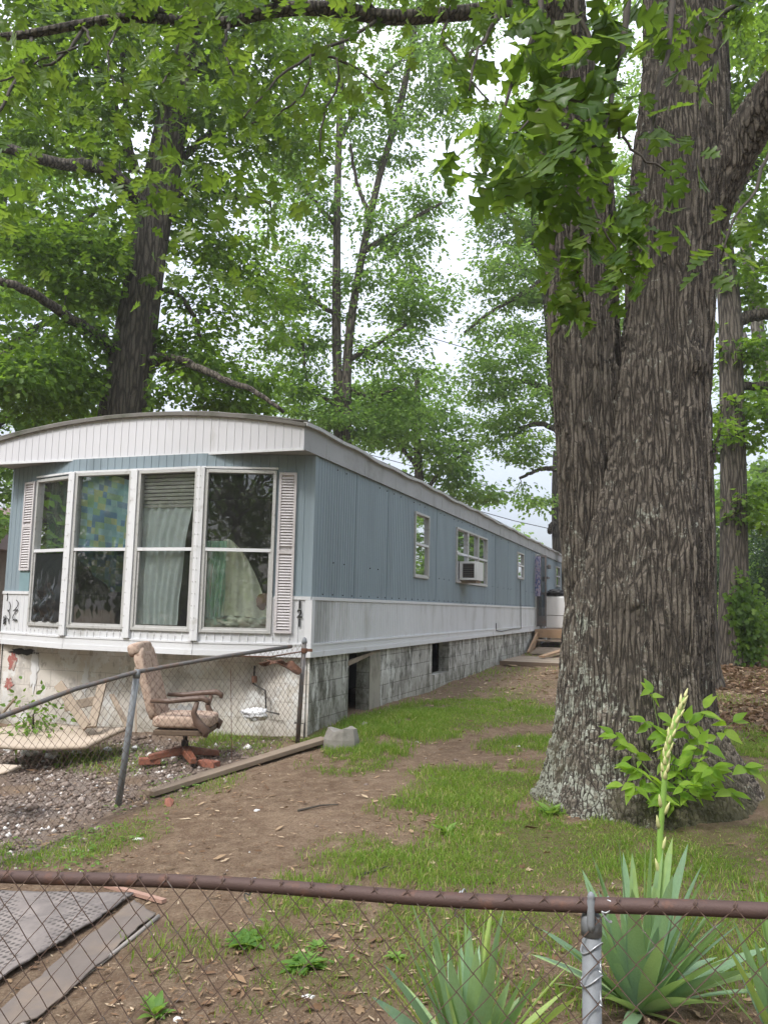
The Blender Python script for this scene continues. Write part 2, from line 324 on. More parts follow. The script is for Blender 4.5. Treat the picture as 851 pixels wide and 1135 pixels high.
P1 = Wall(F1, CR, nrm_out(F1, CR, INS)); P2 = Wall(F2, F1, -HD); P3 = Wall(CL, F2, nrm_out(CL, F2, INS))
def ribbed(name, wl, z0, z1, m, parent, pitch=.1, depth=.007, rib=.018, openings=(), ztop=None, off=0, u0=0, u1=None, sub=1):
    u1 = wl.L if u1 is None else u1
    prof = [(u0, 0)]; u = u0+pitch*.5
    while u < u1-rib:
        prof += [(u-rib/2, 0), (u-rib/5, depth), (u+rib/5, depth), (u+rib/2, 0)]; u += pitch
    prof.append((u1, 0)); us = sorted({round(a, 5) for a, _ in prof} | {round(x, 5) for o in openings for x in (o[0], o[1]) if u0 < x < u1})
    pu = np.array([a for a, _ in prof]); po = np.array([b for _, b in prof]); mb = MB()
    zt = (lambda u: z1) if ztop is None else ztop
    for a, b in zip(us[:-1], us[1:]):
        if b-a < 1e-4: continue
        oa = np.interp(a, pu, po)+off; ob = np.interp(b, pu, po)+off; mid = (a+b)/2
        segs = [(z0, None)]
        cuts = sorted((o[2], o[3]) for o in openings if o[0]-1e-4 <= mid <= o[1]+1e-4); z = z0; spans = []
        for c0, c1 in cuts:
            if ztop is None and c0 >= z1: continue
            if c0 > z: spans.append((z, c0))
            z = max(z, c1)
        spans.append((z, None))
        for a0, a1 in spans:
            za = zt(a) if a1 is None else a1; zb = zt(b) if a1 is None else a1
            if za <= a0+1e-4: continue
            mb.poly([wl.p(a, a0, oa), wl.p(b, a0, ob), wl.p(b, zb, ob), wl.p(a, za, oa)])
    return mb.build(name, m, parent)
home = thing('mobile_home', 'long faded blue and white single storey mobile home standing on a block foundation', 'mobile home', (*st(HW/2, HLEN/2), .3))
# openings (u0,u1,z0,z1)
oR = [(3.66,4.42,2.11,3.12),(6.17,8.72,2.12,3.13),(12.22,13.1,2.44,3.11),(15.05,15.95,1.20,3.22),(19.15,20.1,2.46,3.13)]
o1 = [(.05,.84,1.335,3.125)]; o2 = [(.03,.82,1.335,3.135),(.91,1.69,1.335,3.135)]; o3 = [(.62,1.33,1.335,3.115)]
sd = lambda nm, w, ops, **k: ribbed(nm, w, ZT, ZW, M['siding'], home, openings=ops, **k)
tag(sd('side_siding', WR, oR, pitch=.075, depth=.005, rib=.016), 'faded blue ribbed siding of the long side')
sd('front_siding', P1, o1, pitch=.1); sd('front_siding', P2, o2, pitch=.1); sd('front_siding', P3, o3, pitch=.1)
sd('side_siding', WLft, [], pitch=.2); sd('rear_siding', WBk, [], pitch=.3)
bl = lambda nm, w, ops, m='belt', **k: ribbed(nm, w, ZB, ZT, M[m], home, openings=ops, off=.006, **k)
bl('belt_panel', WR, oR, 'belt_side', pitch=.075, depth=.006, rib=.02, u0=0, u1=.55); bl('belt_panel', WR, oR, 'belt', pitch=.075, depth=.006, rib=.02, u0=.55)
bl('belt_panel', P1, o1, pitch=.09); bl('belt_panel', P2, o2, pitch=.09); bl('belt_panel', P3, o3, pitch=.09)
bl('belt_panel', WLft, [], pitch=.2); bl('belt_panel', WBk, [], pitch=.3)
# trims: strip on top of the belt, smooth band below, drip edge
for w, ops, gaps in ((WR, oR, [(15.0,16.0)]), (P1, o1, []), (P2, o2, []), (P3, o3, [])):
    mb = MB()
    L = w.L; cuts = [0]+[g for o in ops if o[2] < ZT-.05 and o[3] > ZT for g in (o[0]-.02, o[1]+.02)]+[L]
    for a, b in zip(cuts[::2], cuts[1::2]):
        if b-a > .02: w.bx(mb, a, b, ZT-.018, ZT+.018, .004, .02)
    mb.build('belt_rail', M['trimw'], home)
    mb = MB(); segs = [(0, 15.0), (16., L)] if w is WR else [(0, L)]
    for a, b in segs:
        w.bx(mb, a, b, ZB-.003, ZB+.055, .005, .026); w.bx(mb, a, b, ZB+.055, ZB+.125, .005, .019); w.bx(mb, a, b, ZB+.125, ZB+.145, .005, .026)
    mb.build('skirt_trim', M['trimw'], home)
    if w is not WR:                       # screws along the band
        mb = MB()
        for k in range(int(L/.09)):
            if (k*7) % 5: mb.lathe(w.p(.05+k*.09, ZB+.185+.01*((k*3) % 2), .006), [(.007,0),(.006,.008)], 6, axis=(*w.n, 0))
        mb.build('screw_row', M['alu'], home)
mb = MB()
for w, u in ((WR, 0),): mb.hexa([(*(HO+HL*a+HD*b), z) for z in (ZT, ZW) for a, b in ((-.012,-.012),(.035,-.02),(.035,0.0),(-.012,.045))])
mb.build('corner_trim', M['siding'], home)
mb = MB(); mb.hexa([(*(HO+HL*a+HD*b), z) for z in (ZB, ZT-.02) for a, b in ((-.03,-.03),(.05,-.036),(.05,0.0),(-.03,.05))]); mb.build('corner_trim', M['trimw'], home)
# fascia, soffit, roof
OF, OS = .372, .03
def zroof(s): return 3.602+.226*(1-((s-HW/2)/(HW/2+OS))**2)
FF = Wall(st(-OS,-OF), st(HW+OS,-OF), -HD); fasc_top = lambda u: zroof(u-OS)-.03
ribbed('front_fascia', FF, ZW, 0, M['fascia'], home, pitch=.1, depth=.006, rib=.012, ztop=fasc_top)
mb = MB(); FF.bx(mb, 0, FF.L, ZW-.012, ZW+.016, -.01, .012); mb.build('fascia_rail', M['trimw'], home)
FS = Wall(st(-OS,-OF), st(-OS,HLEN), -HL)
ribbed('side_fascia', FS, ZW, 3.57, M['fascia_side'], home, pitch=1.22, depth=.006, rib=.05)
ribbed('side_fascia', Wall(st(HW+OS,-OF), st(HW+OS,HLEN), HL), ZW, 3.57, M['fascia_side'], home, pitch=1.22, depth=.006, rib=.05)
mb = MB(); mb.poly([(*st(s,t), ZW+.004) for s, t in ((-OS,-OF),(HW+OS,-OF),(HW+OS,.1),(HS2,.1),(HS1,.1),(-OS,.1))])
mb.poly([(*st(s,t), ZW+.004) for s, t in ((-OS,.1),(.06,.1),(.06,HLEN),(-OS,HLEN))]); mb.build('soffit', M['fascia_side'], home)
ns = 25; ss = np.linspace(-OS-.035, HW+OS+.035, ns); nt_ = 84; tt = np.linspace(-OF-.03, HLEN, nt_)
def roof_fn(U, V):
    s = -OS-.035+U*(HW+2*OS+.07); t = -OF-.03+V*(HLEN+OF+.03); z = np.array([3.602])+.226*(1-((s-HW/2)/(HW/2+OS+.035))**2)
    sag = .03*(hnoise(t, s*0, .55, 4)-.5)*np.clip(np.abs(s-HW/2)-1.2, 0, 1)+.012*(hnoise(t, s, 3, 5)-.5)
    return [HO[0]+HL[0]*s+HD[0]*t, HO[1]+HL[1]*s+HD[1]*t, z+sag]
gridmesh('roof', roof_fn, ns, nt_*2, M['roof'], home, thick=-.022)
mb = MB()                                   # wavy gutter edge along the long side
for k in range(60):
    t0 = -OF-.03+k*(HLEN+OF)/60; t1 = t0+(HLEN+OF)/60; h0 = .012*math.sin(k*1.7)+.01*math.sin(k*.6); h1 = .012*math.sin((k+1)*1.7)+.01*math.sin((k+1)*.6)
    mb.hexa([(*st(s,t), z) for z, sg in ((0,0),) for s, t, z in ((-OS-.045,t0,3.555+h0),(-OS-.003,t0,3.555+h0),(-OS-.003,t1,3.555+h1),(-OS-.045,t1,3.555+h1))]+[(*st(s,t), z) for s, t, z in ((-OS-.045,t0,3.592+h0),(-OS-.003,t0,3.60+h0),(-OS-.003,t1,3.60+h1),(-OS-.045,t1,3.592+h1))])
mb.build('drip_edge', M['alu'], home)
mb = MB()
for k in range(40):
    s0 = -OS-.03+k*(HW+.12)/40; s1_ = s0+(HW+.12)/40
    mb.hexa([(*st(s,t), z) for s, t, z in ((s0,-OF-.04,zroof(s0)-.05),(s1_,-OF-.04,zroof(s1_)-.05),(s1_,-OF-.014,zroof(s1_)-.05),(s0,-OF-.014,zroof(s0)-.05),(s0,-OF-.04,zroof(s0)-.012),(s1_,-OF-.04,zroof(s1_)-.012),(s1_,-OF-.014,zroof(s1_)-.012),(s0,-OF-.014,zroof(s0)-.012))])
mb.build('drip_edge', M['roof'], home)
for t in (1.25,2.45,4.9,9.6,11.,13.4,17.2):
    mb = MB(); WR.bx(mb, t, t+.012, ZT+.02, ZW-.01, .0, .0085); mb.build('panel_seam', M['siding'], home)
mb = MB()
for t in np.arange(.3, 14.8, .3):
    for z in (ZT+.05, ZT+.42, ZW-.06): 
        if (z < ZT+.4 or RNG.uniform() < .5) and not any(o[0]-.05 < t < o[1]+.05 and o[2] < z < o[3] for o in oR): mb.lathe(WR.p(t+RNG.normal(0,.02), z, .0), [(.008,0),(.006,.012)], 5, axis=(*WR.n,0))
mb.build('screw_row', M['dark'], home)
# interior: floor, back partition, walls coloured dark so the rooms look unlit
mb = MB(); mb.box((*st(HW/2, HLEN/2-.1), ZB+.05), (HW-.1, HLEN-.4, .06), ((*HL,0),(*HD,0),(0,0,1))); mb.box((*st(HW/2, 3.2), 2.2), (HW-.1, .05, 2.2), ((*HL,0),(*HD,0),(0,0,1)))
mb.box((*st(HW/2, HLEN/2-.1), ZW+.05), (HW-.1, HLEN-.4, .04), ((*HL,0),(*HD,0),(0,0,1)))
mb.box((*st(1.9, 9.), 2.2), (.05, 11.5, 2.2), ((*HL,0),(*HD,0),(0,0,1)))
mb.build('interior_lining', plain('dark_room_lining', (.085,.07,.055), .8, .3), home)

def window(wl, u0, u1, z0, z1, zm, mt='glass', lower=None, fr=.035, parent=home, label=None, lowmat=None, m='alu', o=.012):
    mb = MB()
    for a in ((u0,u0+fr,z0,z1),(u1-fr,u1,z0,z1),(u0+fr,u1-fr,z0,z0+fr),(u0+fr,u1-fr,z1-fr,z1)): wl.bx(mb, a[0], a[1], a[2], a[3], -.05, o+.018)
    wnd = mb.build('window', M[m], parent, bevel=.003)
    if label: tag(wnd, label)
    mb = MB(); wl.bx(mb, u0+fr, u1-fr, zm-.018, zm+.018, -.03, o+.012); mb.build('meeting_rail', M['trimw'], wnd)
    mb = MB(); i = fr+.022
    for a in ((u0+fr,u0+i,z0+fr,zm-.018),(u1-i,u1-fr,z0+fr,zm-.018),(u0+i,u1-i,z0+fr,z0+i)): wl.bx(mb, a[0], a[1], a[2], a[3], -.03, o)
    mb.build('sash', M['alu'], wnd)
    mb = MB(); wl.bx(mb, u0+fr, u1-fr, zm+.018, z1-fr, -.022, -.016); mb.build('upper_pane', M[mt], wnd)
    mb = MB(); wl.bx(mb, u0+i, u1-i, z0+i, zm-.018, -.012, -.008); mb.build('lower_pane', M[lowmat or mt], wnd)
    return wnd
window(P3, .62,1.33,1.335,3.115,2.235, label='narrow corner window with torn dark plastic in the lower sash')
window(P2, .03,.82,1.335,3.135,2.238, lowmat='screen', label='window with a patchwork curtain'); window(P2, .91,1.69,1.335,3.135,2.238, label='window with blinds and a sheer curtain')
window(P1, .05,.84,1.335,3.125,2.238, label='wide window with a draped cream sheet')
# riveted mullion posts
for w, u0, u1, lab in ((P2,-.03,.03,1),(P2,.82,.91,0),(P2,1.69,1.735,1),(P1,-.012,.05,1),(P3,1.33,1.395,1)):
    mb = MB(); w.bx(mb, u0+.002, u1-.002, ZB+.15, 3.15, .006, .05); mb.build('mullion', M['trimw'], home, bevel=.004)
    mb = MB()
    for k in range(14): mb.lathe(w.p(u0+.014, 1.36+k*.13, .05), [(.007,0),(.005,.006)], 6, axis=(*w.n,0))
    mb.build('screw_row', M['alu'], home)
for w, a, b in ((P2,0,1.72),(P1,0,.86),(P3,.6,1.36)):
    mb = MB(); w.bx(mb, a+.005, b-.005, 3.137, 3.16, .006, .03); mb.build('window_head', M['trimw'], home)
# side windows
window(WR, 3.66,4.42,2.11,3.12,2.63,'glass_side', label='small window nearest the front corner')
for a, b in ((6.17,7.02),(7.02,7.88),(7.88,8.72)): window(WR, a, b, 2.12, 3.13, 2.66, 'glass_side', label='one light of the triple window')
window(WR, 12.22,13.1,2.44,3.11,2.78,'glass_side', label='small high window before the door')
window(WR, 19.15,20.1,2.46,3.13,2.8,'glass_side')
# shutters
def shutter(w, u0, u1, z0, z1, brk=None):
    sh = MB()
    for a in ((u0,u0+.028,z0,z1),(u1-.028,u1,z0,z1),(u0+.028,u1-.028,z0,z0+.03),(u0+.028,u1-.028,z1-.03,z1),(u0+.028,u1-.028,(z0+z1)/2-.02,(z0+z1)/2+.02)): w.bx(sh, a[0], a[1], a[2], a[3], .006, .036)
    w.bx(sh, u0+.01, u1-.01, z0+.01, z1-.01, .006, .012); o = sh.build('shutter', M['louver'], home)
    mb = MB(); z = z0+.045
    while z < z1-.05:
        if abs(z-(z0+z1)/2) > .035 : mb.hexa([w.p(u0+.028,z,.03), w.p(u1-.028,z,.03), w.p(u1-.028,z+.002,.034), w.p(u0+.028,z+.002,.034), w.p(u0+.028,z+.024,.014), w.p(u1-.028,z+.024,.014), w.p(u1-.028,z+.027,.018), w.p(u0+.028,z+.027,.018)])
        z += .031
    mb.build('louvre', M['louver'], o); return o
tag(shutter(P1, .872, 1.065, 1.345, 3.105), 'full length shutter with a chipped edge')
tag(shutter(P3, .36, .585, 2.0, 3.10), 'shutter broken off at the bottom')
mb = MB(); P3.bx(mb, .36, .58, 1.73, 1.995, .006, .013); tag(mb.build('patch_panel', plain('teal_patch', (.2,.3,.33), .5, .2, 6), home), 'bare blue green patch where the shutter broke off')
# house number and scribbles
def text_mesh(s, size, name, m, parent, w, u, z, off=.02, rot=0, ext=.003):
    c = bpy.data.curves.new('t', 'FONT'); c.body = s; c.size = size; c.align_x = 'CENTER'; c.align_y = 'CENTER'; c.extrude = ext; c.offset = .003
    o = bpy.data.objects.new('t', c); COL.objects.link(o); dg = bpy.context.evaluated_depsgraph_get(); me = bpy.data.meshes.new_from_object(o.evaluated_get(dg)); bpy.data.objects.remove(o)
    p = w.p(u, z, off); R = Matrix(((w.e[0], 0, w.n[0], p[0]), (w.e[1], 0, w.n[1], p[1]), (0, 1, 0, p[2]), (0,0,0,1)))
    me.transform(R); me.materials.clear(); me.materials.append(m); me.name = name; return link(name, me, parent)
for ch, z in (('1',1.652),('2',1.555),('1',1.458)): text_mesh(ch, .12, 'house_number', M['black'], home, P1, 1.145, z, .021)
def scribble(w, pts, r=.005):
    mb = MB(); P = np.array([w.p(u, z, .02) for u, z in pts]); mb.tube(P, r, 5); mb.build('spray_scribble', M['black'], home)
a = np.linspace(0, 13, 60)
scribble(P3, [(.17+.03*math.sin(t)+.002*t, 1.58-.018*t+.03*math.cos(t*1.1)) for t in a]); scribble(P3, [(.33+.05*math.sin(t*1.3), 1.60-.019*t+.035*math.cos(t)) for t in a])
scribble(P3, [(.1+.03*math.sin(t*2), 1.42+.02*math.cos(t*3)-.006*t) for t in a]); scribble(P3, [(.12,1.72),(.13,1.66),(.12,1.62)], .006)

# foundation
mf, nt, bs = mat('limewashed_block_wall'); v = coords(nt, kind='UV')
br = N(nt, 'TexBrick', _offset=.5, Scale=1., Mortar__Size=.006, Mortar__Smooth=.3, Brick__Width=.4, Row__Height=.2); nt.links.new(v, br.inputs['Vector'])
br.inputs['Color1'].default_value = (.36,.35,.32,1); br.inputs['Color2'].default_value = (.44,.43,.39,1); br.inputs['Mortar'].default_value = (.19,.18,.165,1)
ob = coords(nt, (1,1,.45)); n1 = noise(nt, ob, 2.3, 9, .7); n2 = noise(nt, ob, 9, 8, .7)
sm = math_(nt, 'ADD', math_(nt, 'MULTIPLY', n1, .55), math_(nt, 'MULTIPLY', n2, .45))
col = mix(nt, ramp(nt, sm, [(.465,0),(.56,.88)]), br.outputs['Color'], (.06,.058,.042)); col = mix(nt, ramp(nt, noise(nt, ob, 5, 9, .75), [(.52,0),(.6,.85)]), col, (.68,.68,.64))
spz = N(nt, 'SeparateXYZ'); nt.links.new(coords(nt), spz.inputs[0]); mrz = N(nt, 'MapRange'); mrz.inputs['From Min'].default_value = .75; mrz.inputs['From Max'].default_value = .2; nt.links.new(spz.outputs[2], mrz.inputs[0])
col = mix(nt, math_(nt, 'MULTIPLY', mrz.outputs[0], math_(nt, 'MULTIPLY', n2, .9)), col, (.16,.15,.09))
nt.links.new(col, bs.inputs['Base Color']); bs.inputs['Roughness'].default_value = .92
hh = math_(nt, 'ADD', math_(nt, 'MULTIPLY', br.outputs['Fac'], -.8), n2); bump(nt, hh, bs, .6, .012)
mp_, nt, bs = mat('painted_cream_block_wall'); v = coords(nt, kind='UV')
br = N(nt, 'TexBrick', _offset=.5, Scale=1., Mortar__Size=.004, Mortar__Smooth=.5, Brick__Width=.4, Row__Height=.2); nt.links.new(v, br.inputs['Vector'])
br.inputs['Color1'].default_value = (.60,.56,.51,1); br.inputs['Color2'].default_value = (.65,.61,.56,1); br.inputs['Mortar'].default_value = (.4,.37,.33,1)
ob = coords(nt, (1,1,.7)); n1 = noise(nt, ob, 2.6, 9, .7); n2 = noise(nt, ob, 8, 8, .7)
col = mix(nt, ramp(nt, n1, [(.5,0),(.6,.7)]), br.outputs['Color'], (.36,.34,.32)); col = mix(nt, ramp(nt, noise(nt, ob, 3.6, 9, .75), [(.52,0),(.56,.9)]), col, (.7,.7,.69)); col = mix(nt, ramp(nt, n2, [(.57,0),(.63,.6)]), col, (.3,.27,.23)); spf = N(nt, 'SeparateXYZ'); nt.links.new(coords(nt), spf.inputs[0]); mrf = N(nt, 'MapRange'); mrf.inputs['From Min'].default_value = .6; mrf.inputs['From Max'].default_value = .1; nt.links.new(spf.outputs[2], mrf.inputs[0]); col = mix(nt, math_(nt, 'MULTIPLY', mrf.outputs[0], ramp(nt, n1, [(.35,.2),(.6,.9)])), col, (.2,.18,.13))
nt.links.new(col, bs.inputs['Base Color']); bs.inputs['Roughness'].default_value = .85; bump(nt, math_(nt, 'ADD', math_(nt, 'MULTIPLY', br.outputs['Fac'], -.8), n2), bs, .4, .008)
def blockwall(w, u0, u1, z1, ops, m, off, name, thick=.18):
    us = sorted({u0, u1} | {x for o in ops for x in o[:2]} | {u0+k*.8 for k in range(int((u1-u0)/.8)+1)}); V = []; Fc = []; UV = []
    def quad(P, uv):
        b = len(V); V.extend(P); Fc.append((b,b+1,b+2,b+3)); UV.extend(uv)
    for a, b in zip(us[:-1], us[1:]):
        if b-a < 1e-4: continue
        mid = (a+b)/2; sp = []; zc = -.3
        for o in sorted([o for o in ops if o[0] <= mid <= o[1]], key=lambda q: q[2]): sp.append((zc, o[2])); zc = o[3]
        sp.append((zc, z1))
        for a0, a1 in sp:
            if a1-a0 < .01: continue
            quad([w.p(a,a0,off), w.p(b,a0,off), w.p(b,a1,off), w.p(a,a1,off)], [(a,a0),(b,a0),(b,a1),(a,a1)])
    for o in ops:                          # reveals
        quad([w.p(o[0],o[2],off), w.p(o[0],o[3],off), w.p(o[0],o[3],off-thick), w.p(o[0],o[2],off-thick)], [(0,o[2]),(0,o[3]),(thick,o[3]),(thick,o[2])])
        quad([w.p(o[1],o[2],off), w.p(o[1],o[2],off-thick), w.p(o[1],o[3],off-thick), w.p(o[1],o[3],off)], [(0,o[2]),(thick,o[2]),(thick,o[3]),(0,o[3])])
        quad([w.p(o[0],o[2],off), w.p(o[0],o[2],off-thick), w.p(o[1],o[2],off-thick), w.p(o[1],o[2],off)], [(0,0),(0,thick),(1,thick),(1,0)])
    me = bpy.data.meshes.new(name); me.from_pydata([tuple(q) for q in V], [], Fc); me.materials.append(m)
    ul = me.uv_layers.new(name='UVMap')
    for p in me.polygons:
        for li in p.loop_indices: ul.data[li].uv = UV[me.loops[li].vertex_index]
    return link(name, me, home)
blockwall(WR, 0, 15., ZB, [(1.23,1.95,.1,ZB-.02),(4.85,5.9,.56,ZB-.02)], mf, -.03, 'foundation'); blockwall(WR, 15., HLEN, ZB, [], mf, -.03, 'foundation')
WF = Wall(CL, CR, -HD); tag(blockwall(WF, 0, WF.L, ZB+.08, [], mp_, -.02, 'foundation'), 'cream painted front foundation wall')
blockwall(WLft, 0, HLEN, ZB, [], mf, -.03, 'foundation'); blockwall(WBk, 0, WBk.L, ZB, [], mf, -.03, 'foundation')
mb = MB(); mb.box((*st(HW/2,HLEN/2), .1), (HW-.5, HLEN-.6, .02), ((*HL,0),(*HD,0),(0,0,1))); mb.box((*st(1.3, 5), .6), (.05, 9, 1.), ((*HL,0),(*HD,0),(0,0,1))); mb.build('crawl_space', M['dark'], home)
# missing-block details
mb = MB(); WR.bx(mb, 1.95, 2.35, .18, ZB-.02, -.16, -.022); mb.build('loose_panel', plain('stained_plank', (.3,.28,.23), .85, .2, 4, (.14,.13,.1), 3, .5,.7), home)
mb = MB(); mb.hexa([WR.p(1.2,.93,-.05), WR.p(2.3,1.06,-.05), WR.p(2.3,1.06,-.02), WR.p(1.2,.93,-.02), WR.p(1.2,.99,-.05), WR.p(2.3,1.09,-.05), WR.p(2.3,1.09,-.02), WR.p(1.2,.99,-.02)]); mb.build('sagging_board', M['wood'], home)
# red paint patches and bare render on the front wall
redp = plain('faded_red_paint', (.36,.13,.11), .85, .25, 20, (.5,.45,.4), 12, .5, .62)
def splat(w, u, z, ru, rz, m, name, off=-.012, seed=0, n=26):
    mb = MB(); pts = [w.p(u+ru*math.cos(2*PI*k/n)*(.8+.35*math.sin(k*2.3+seed)*math.cos(k*1.1)), z+rz*math.sin(2*PI*k/n)*(.85+.25*math.sin(k*1.9+seed*2)), off) for k in range(n)]
    mb.poly(pts); return mb.build(name, m, home)
splat(WF, .2, .88, .085, .12, redp, 'paint_patch'); splat(WF, .17, .6, .08, .08, redp, 'paint_patch', seed=2)
wp = plain('fresh_white_patch', (.68,.68,.68), .8, .06); splat(WF, .55, .8, .07, .3, wp, 'plaster_patch', seed=1); splat(WF, 1.32, .72, .06, .2, wp, 'plaster_patch', seed=4); splat(WF, 2.75, .42, .22, .1, plain('grey_render',(.36,.36,.36),.85,.2), 'plaster_patch', seed=5)
splat(WF, .36, 1.0, .26, .045, M['dark'], 'dark_hole_patch', seed=3)  # flat dark patch painting the shaded hole of a lost block
# the door, its frame, the storm door standing open, a floral hanging
mb = MB()
for a in ((15.02,15.07,1.2,3.25),(15.93,15.98,1.2,3.25),(15.07,15.93,3.2,3.25)): WR.bx(mb, a[0],a[1],a[2],a[3], -.06, .04)
dr = mb.build('door_frame', M['alu'], home)
mb = MB(); WR.bx(mb, 15.07, 15.93, 1.2, 3.2, -.14, -.1); d_ = mb.build('door', plain('brown_door', (.1,.08,.07), .6, .2), home)
mb = MB(); mb.lathe(WR.p(15.85, 2.15, -.1), [(.012,0),(.012,.04),(.03,.05),(.03,.075),(.01,.085)], 12, axis=(*WR.n,0)); mb.build('handle', M['alu'], d_)
sw = Wall(WR.p(15.05,0,.05)[:2], WR.p(15.05-.12,0,.33)[:2], -HD)
mb = MB()
for a in ((0,.05,1.22,3.2),(sw.L-.05,sw.L,1.22,3.2),(.05,sw.L-.05,1.22,1.5),(.05,sw.L-.05,3.14,3.2),(.05,sw.L-.05,2.1,2.16)): sw.bx(mb, a[0],a[1],a[2],a[3], 0, .03)
sdr = mb.build('storm_door', M['railgrey'], home)
mb = MB(); sw.bx(mb, .05, sw.L-.05, 1.5, 3.14, .012, .018); mb.build('screen', M['screen'], sdr)
mfl, nt, bs = mat('floral_cloth'); vv = coords(nt); nn = N(nt, 'TexVoronoi', Scale=14.); nt.links.new(vv, nn.inputs['Vector']); nt.links.new(ramp(nt, nn.outputs['Distance'], [(.2,(.4,.25,.4)),(.4,(.6,.58,.64)),(.7,(.14,.16,.32))]), bs.inputs['Base Color']); bs.inputs['Roughness'].default_value = .95
fl = gridmesh('door_curtain', lambda U, V: [WR.p(0,0,0)[0]+HD[0]*(15.0+U*.0)-HL[0]*(.05+U*.16)-HD[0]*.32+HD[0]*.03*np.sin(U*18), WR.p(0,0,0)[1]+HD[1]*(15.0)-HL[1]*(.05+U*.16)-HD[1]*.32+HD[1]*.03*np.sin(U*18), 2.05+V*1.1], 30, 8, mfl)
tag(fl, 'purple and white floral cloth hanging in the side doorway', 'curtain')
mb = MB(); mb.tube([WR.p(16.6,2.95,.02), WR.p(16.6,2.97,.14)], .02, 8); mb.lathe(WR.p(16.6,2.97,.16)-np.array([0,0,.07]), [(.05,0),(.06,.02),(.06,.1),(.03,.13)], 12); mb.build('porch_light', M['railgrey'], home)
mb = MB(); WR.bx(mb, 16.35, 16.7, 2.6, 2.66, .0, .16); mb.build('bracket', M['railgrey'], home)
# cable along the belt
mb = MB(); mb.tube([WR.p(9.6,1.36,.03), WR.p(9.62,1.2,.03), WR.p(10.2,1.17,.035), WR.p(11.5,1.2,.035), WR.p(12.6,1.19,.035), WR.p(12.6,2.4,.02)], .009, 6); mb.build('cable', M['black'], home)
# gas pipe on the front foundation
mb = MB(); q = lambda u, z: WF.p(u, z, .06)
mb.tube([q(WF.L-.62,.98), q(WF.L-.63,.78)], .011, 8); mb.tube([q(WF.L-.62,.78), q(WF.L-.48,.72), q(WF.L-.46,.5), q(WF.L-.3,.48)], .009, 8); mb.tube([q(WF.L-.12,.4), q(WF.L+.0,.4), q(WF.L+.0,.15)], .008, 8)
mb.build('gas_pipe', M['black'], home)
mb = MB(); mb.tube([q(WF.L-.62,.8),q(WF.L-.62,.87)], .03, 8); mb.build('valve', M['rust'], home)

# things in and at the windows ----------------------------------------------------------------
plaid, nt, bs = mat('blue_yellow_patchwork'); vv = coords(nt, kind='Object')
mpn = N(nt, 'Mapping'); mpn.inputs['Rotation'].default_value = (0,0,0); nt.links.new(vv, mpn.inputs[0])
at_ = N(nt, 'Attribute', _attribute_name='UVMap'); sx = N(nt, 'Mapping'); sx.inputs['Scale'].default_value = (11,19,1); nt.links.new(at_.outputs['Vector'], sx.inputs[0])
fl_ = N(nt, 'VectorMath', _operation='FLOOR'); nt.links.new(sx.outputs[0], fl_.inputs[0]); wn = N(nt, 'TexWhiteNoise', _noise_dimensions='2D'); nt.links.new(fl_.outputs[0], wn.inputs['Vector'])
rp = ramp(nt, wn.outputs['Value'], [(0,(.16,.3,.48)),(.25,(.32,.5,.32)),(.45,(.3,.52,.58)),(.65,(.5,.56,.3)),(.85,(.38,.6,.66))]); nt.nodes[-1].color_ramp.interpolation = 'CONSTANT'
nt.links.new(rp, bs.inputs['Base Color']); bs.inputs['Roughness'].default_value = .95
def uvgrid(o, nu, nv):
    me = o.data; ul = me.uv_layers.new(name='UVMap'); n = len(me.vertices); uv = np.array([[(i//nv)/(nu-1), (i % nv)/(nv-1)] for i in range(n)]); li = np.zeros(len(me.loops), np.int32); me.loops.foreach_get('vertex_index', li); ul.data.foreach_set('uv', uv[li].astype(np.float32).ravel())
def cloth(name, w, u0, u1, z0, z1, o, m, wave=.02, freq=40, nu=50, nv=40, shape=None, lab='', cat='curtain', thick=0):
    o = o*.55-.02
    def fn(U, V):
        uu = u0+U*(u1-u0); zz = z0+V*(z1-z0)
        if shape: uu, zz = shape(U, V, uu, zz)
        oo = o+wave*np.sin(U*freq+2.6*np.sin(V*3+U*2))*(.5+.5*(1-V))*(.6+.8*hnoise(U*5,V*2,1,4))+.03*(hnoise(U*7, V*7, 1, 3)-.5)
        return [w.A[0]+w.e[0]*uu+w.n[0]*oo, w.A[1]+w.e[1]*uu+w.n[1]*oo, zz]
    c = gridmesh(name, fn, nu, nv, m, thick=thick); uvgrid(c, nu, nv); return tag(c, lab, cat)
cloth('patchwork_curtain', P2, .06, .84, 1.75, 3.12, -.1, plaid, .035, 17, lab='blue yellow and green patchwork cloth hung crooked behind the second window from the left', shape=lambda U, V, u, z: (u, np.maximum(z-.22*(U-.5)*V, 2.02-.62*(U-.2)*1.0)))
cloth('green_curtain', P3, .72, 1.33, 1.5, 3.1, -.14, M['mint'], .03, 26, lab='pale green cloth hanging behind the narrow corner window', shape=lambda U, V, u, z: (u+.2*(1-V)*(1-U)*0, np.maximum(z, 2.1)))
cloth('sheer_curtain', P2, .97, 1.6, 1.4, 3.0, -.12, M['sheer'], .02, 42, lab='sheer grey white curtain drawn behind the window with blinds', shape=lambda U, V, u, z: (.93+U*(.52+.18*V**2)*1.0, np.minimum(z, 2.78+.0*U)))
mb = MB()
for k in range(9): P2.bx(mb, .93, 1.66, 2.72+k*.043, 2.75+k*.043, -.1, -.07)
tag(mb.build('window_blind', M['blind']), 'half raised ivory slatted blind behind the third window', 'blind')
def tent(U, V, u, z):
    a = V; c = .30+.06*(1-a); hw = .36*(1-a)**.75+.09; return (c+(U-.5)*2*hw, 1.52+a*.84+.07*np.sin(a*3.1)-.06*(np.abs(U-.5)*2)**2)
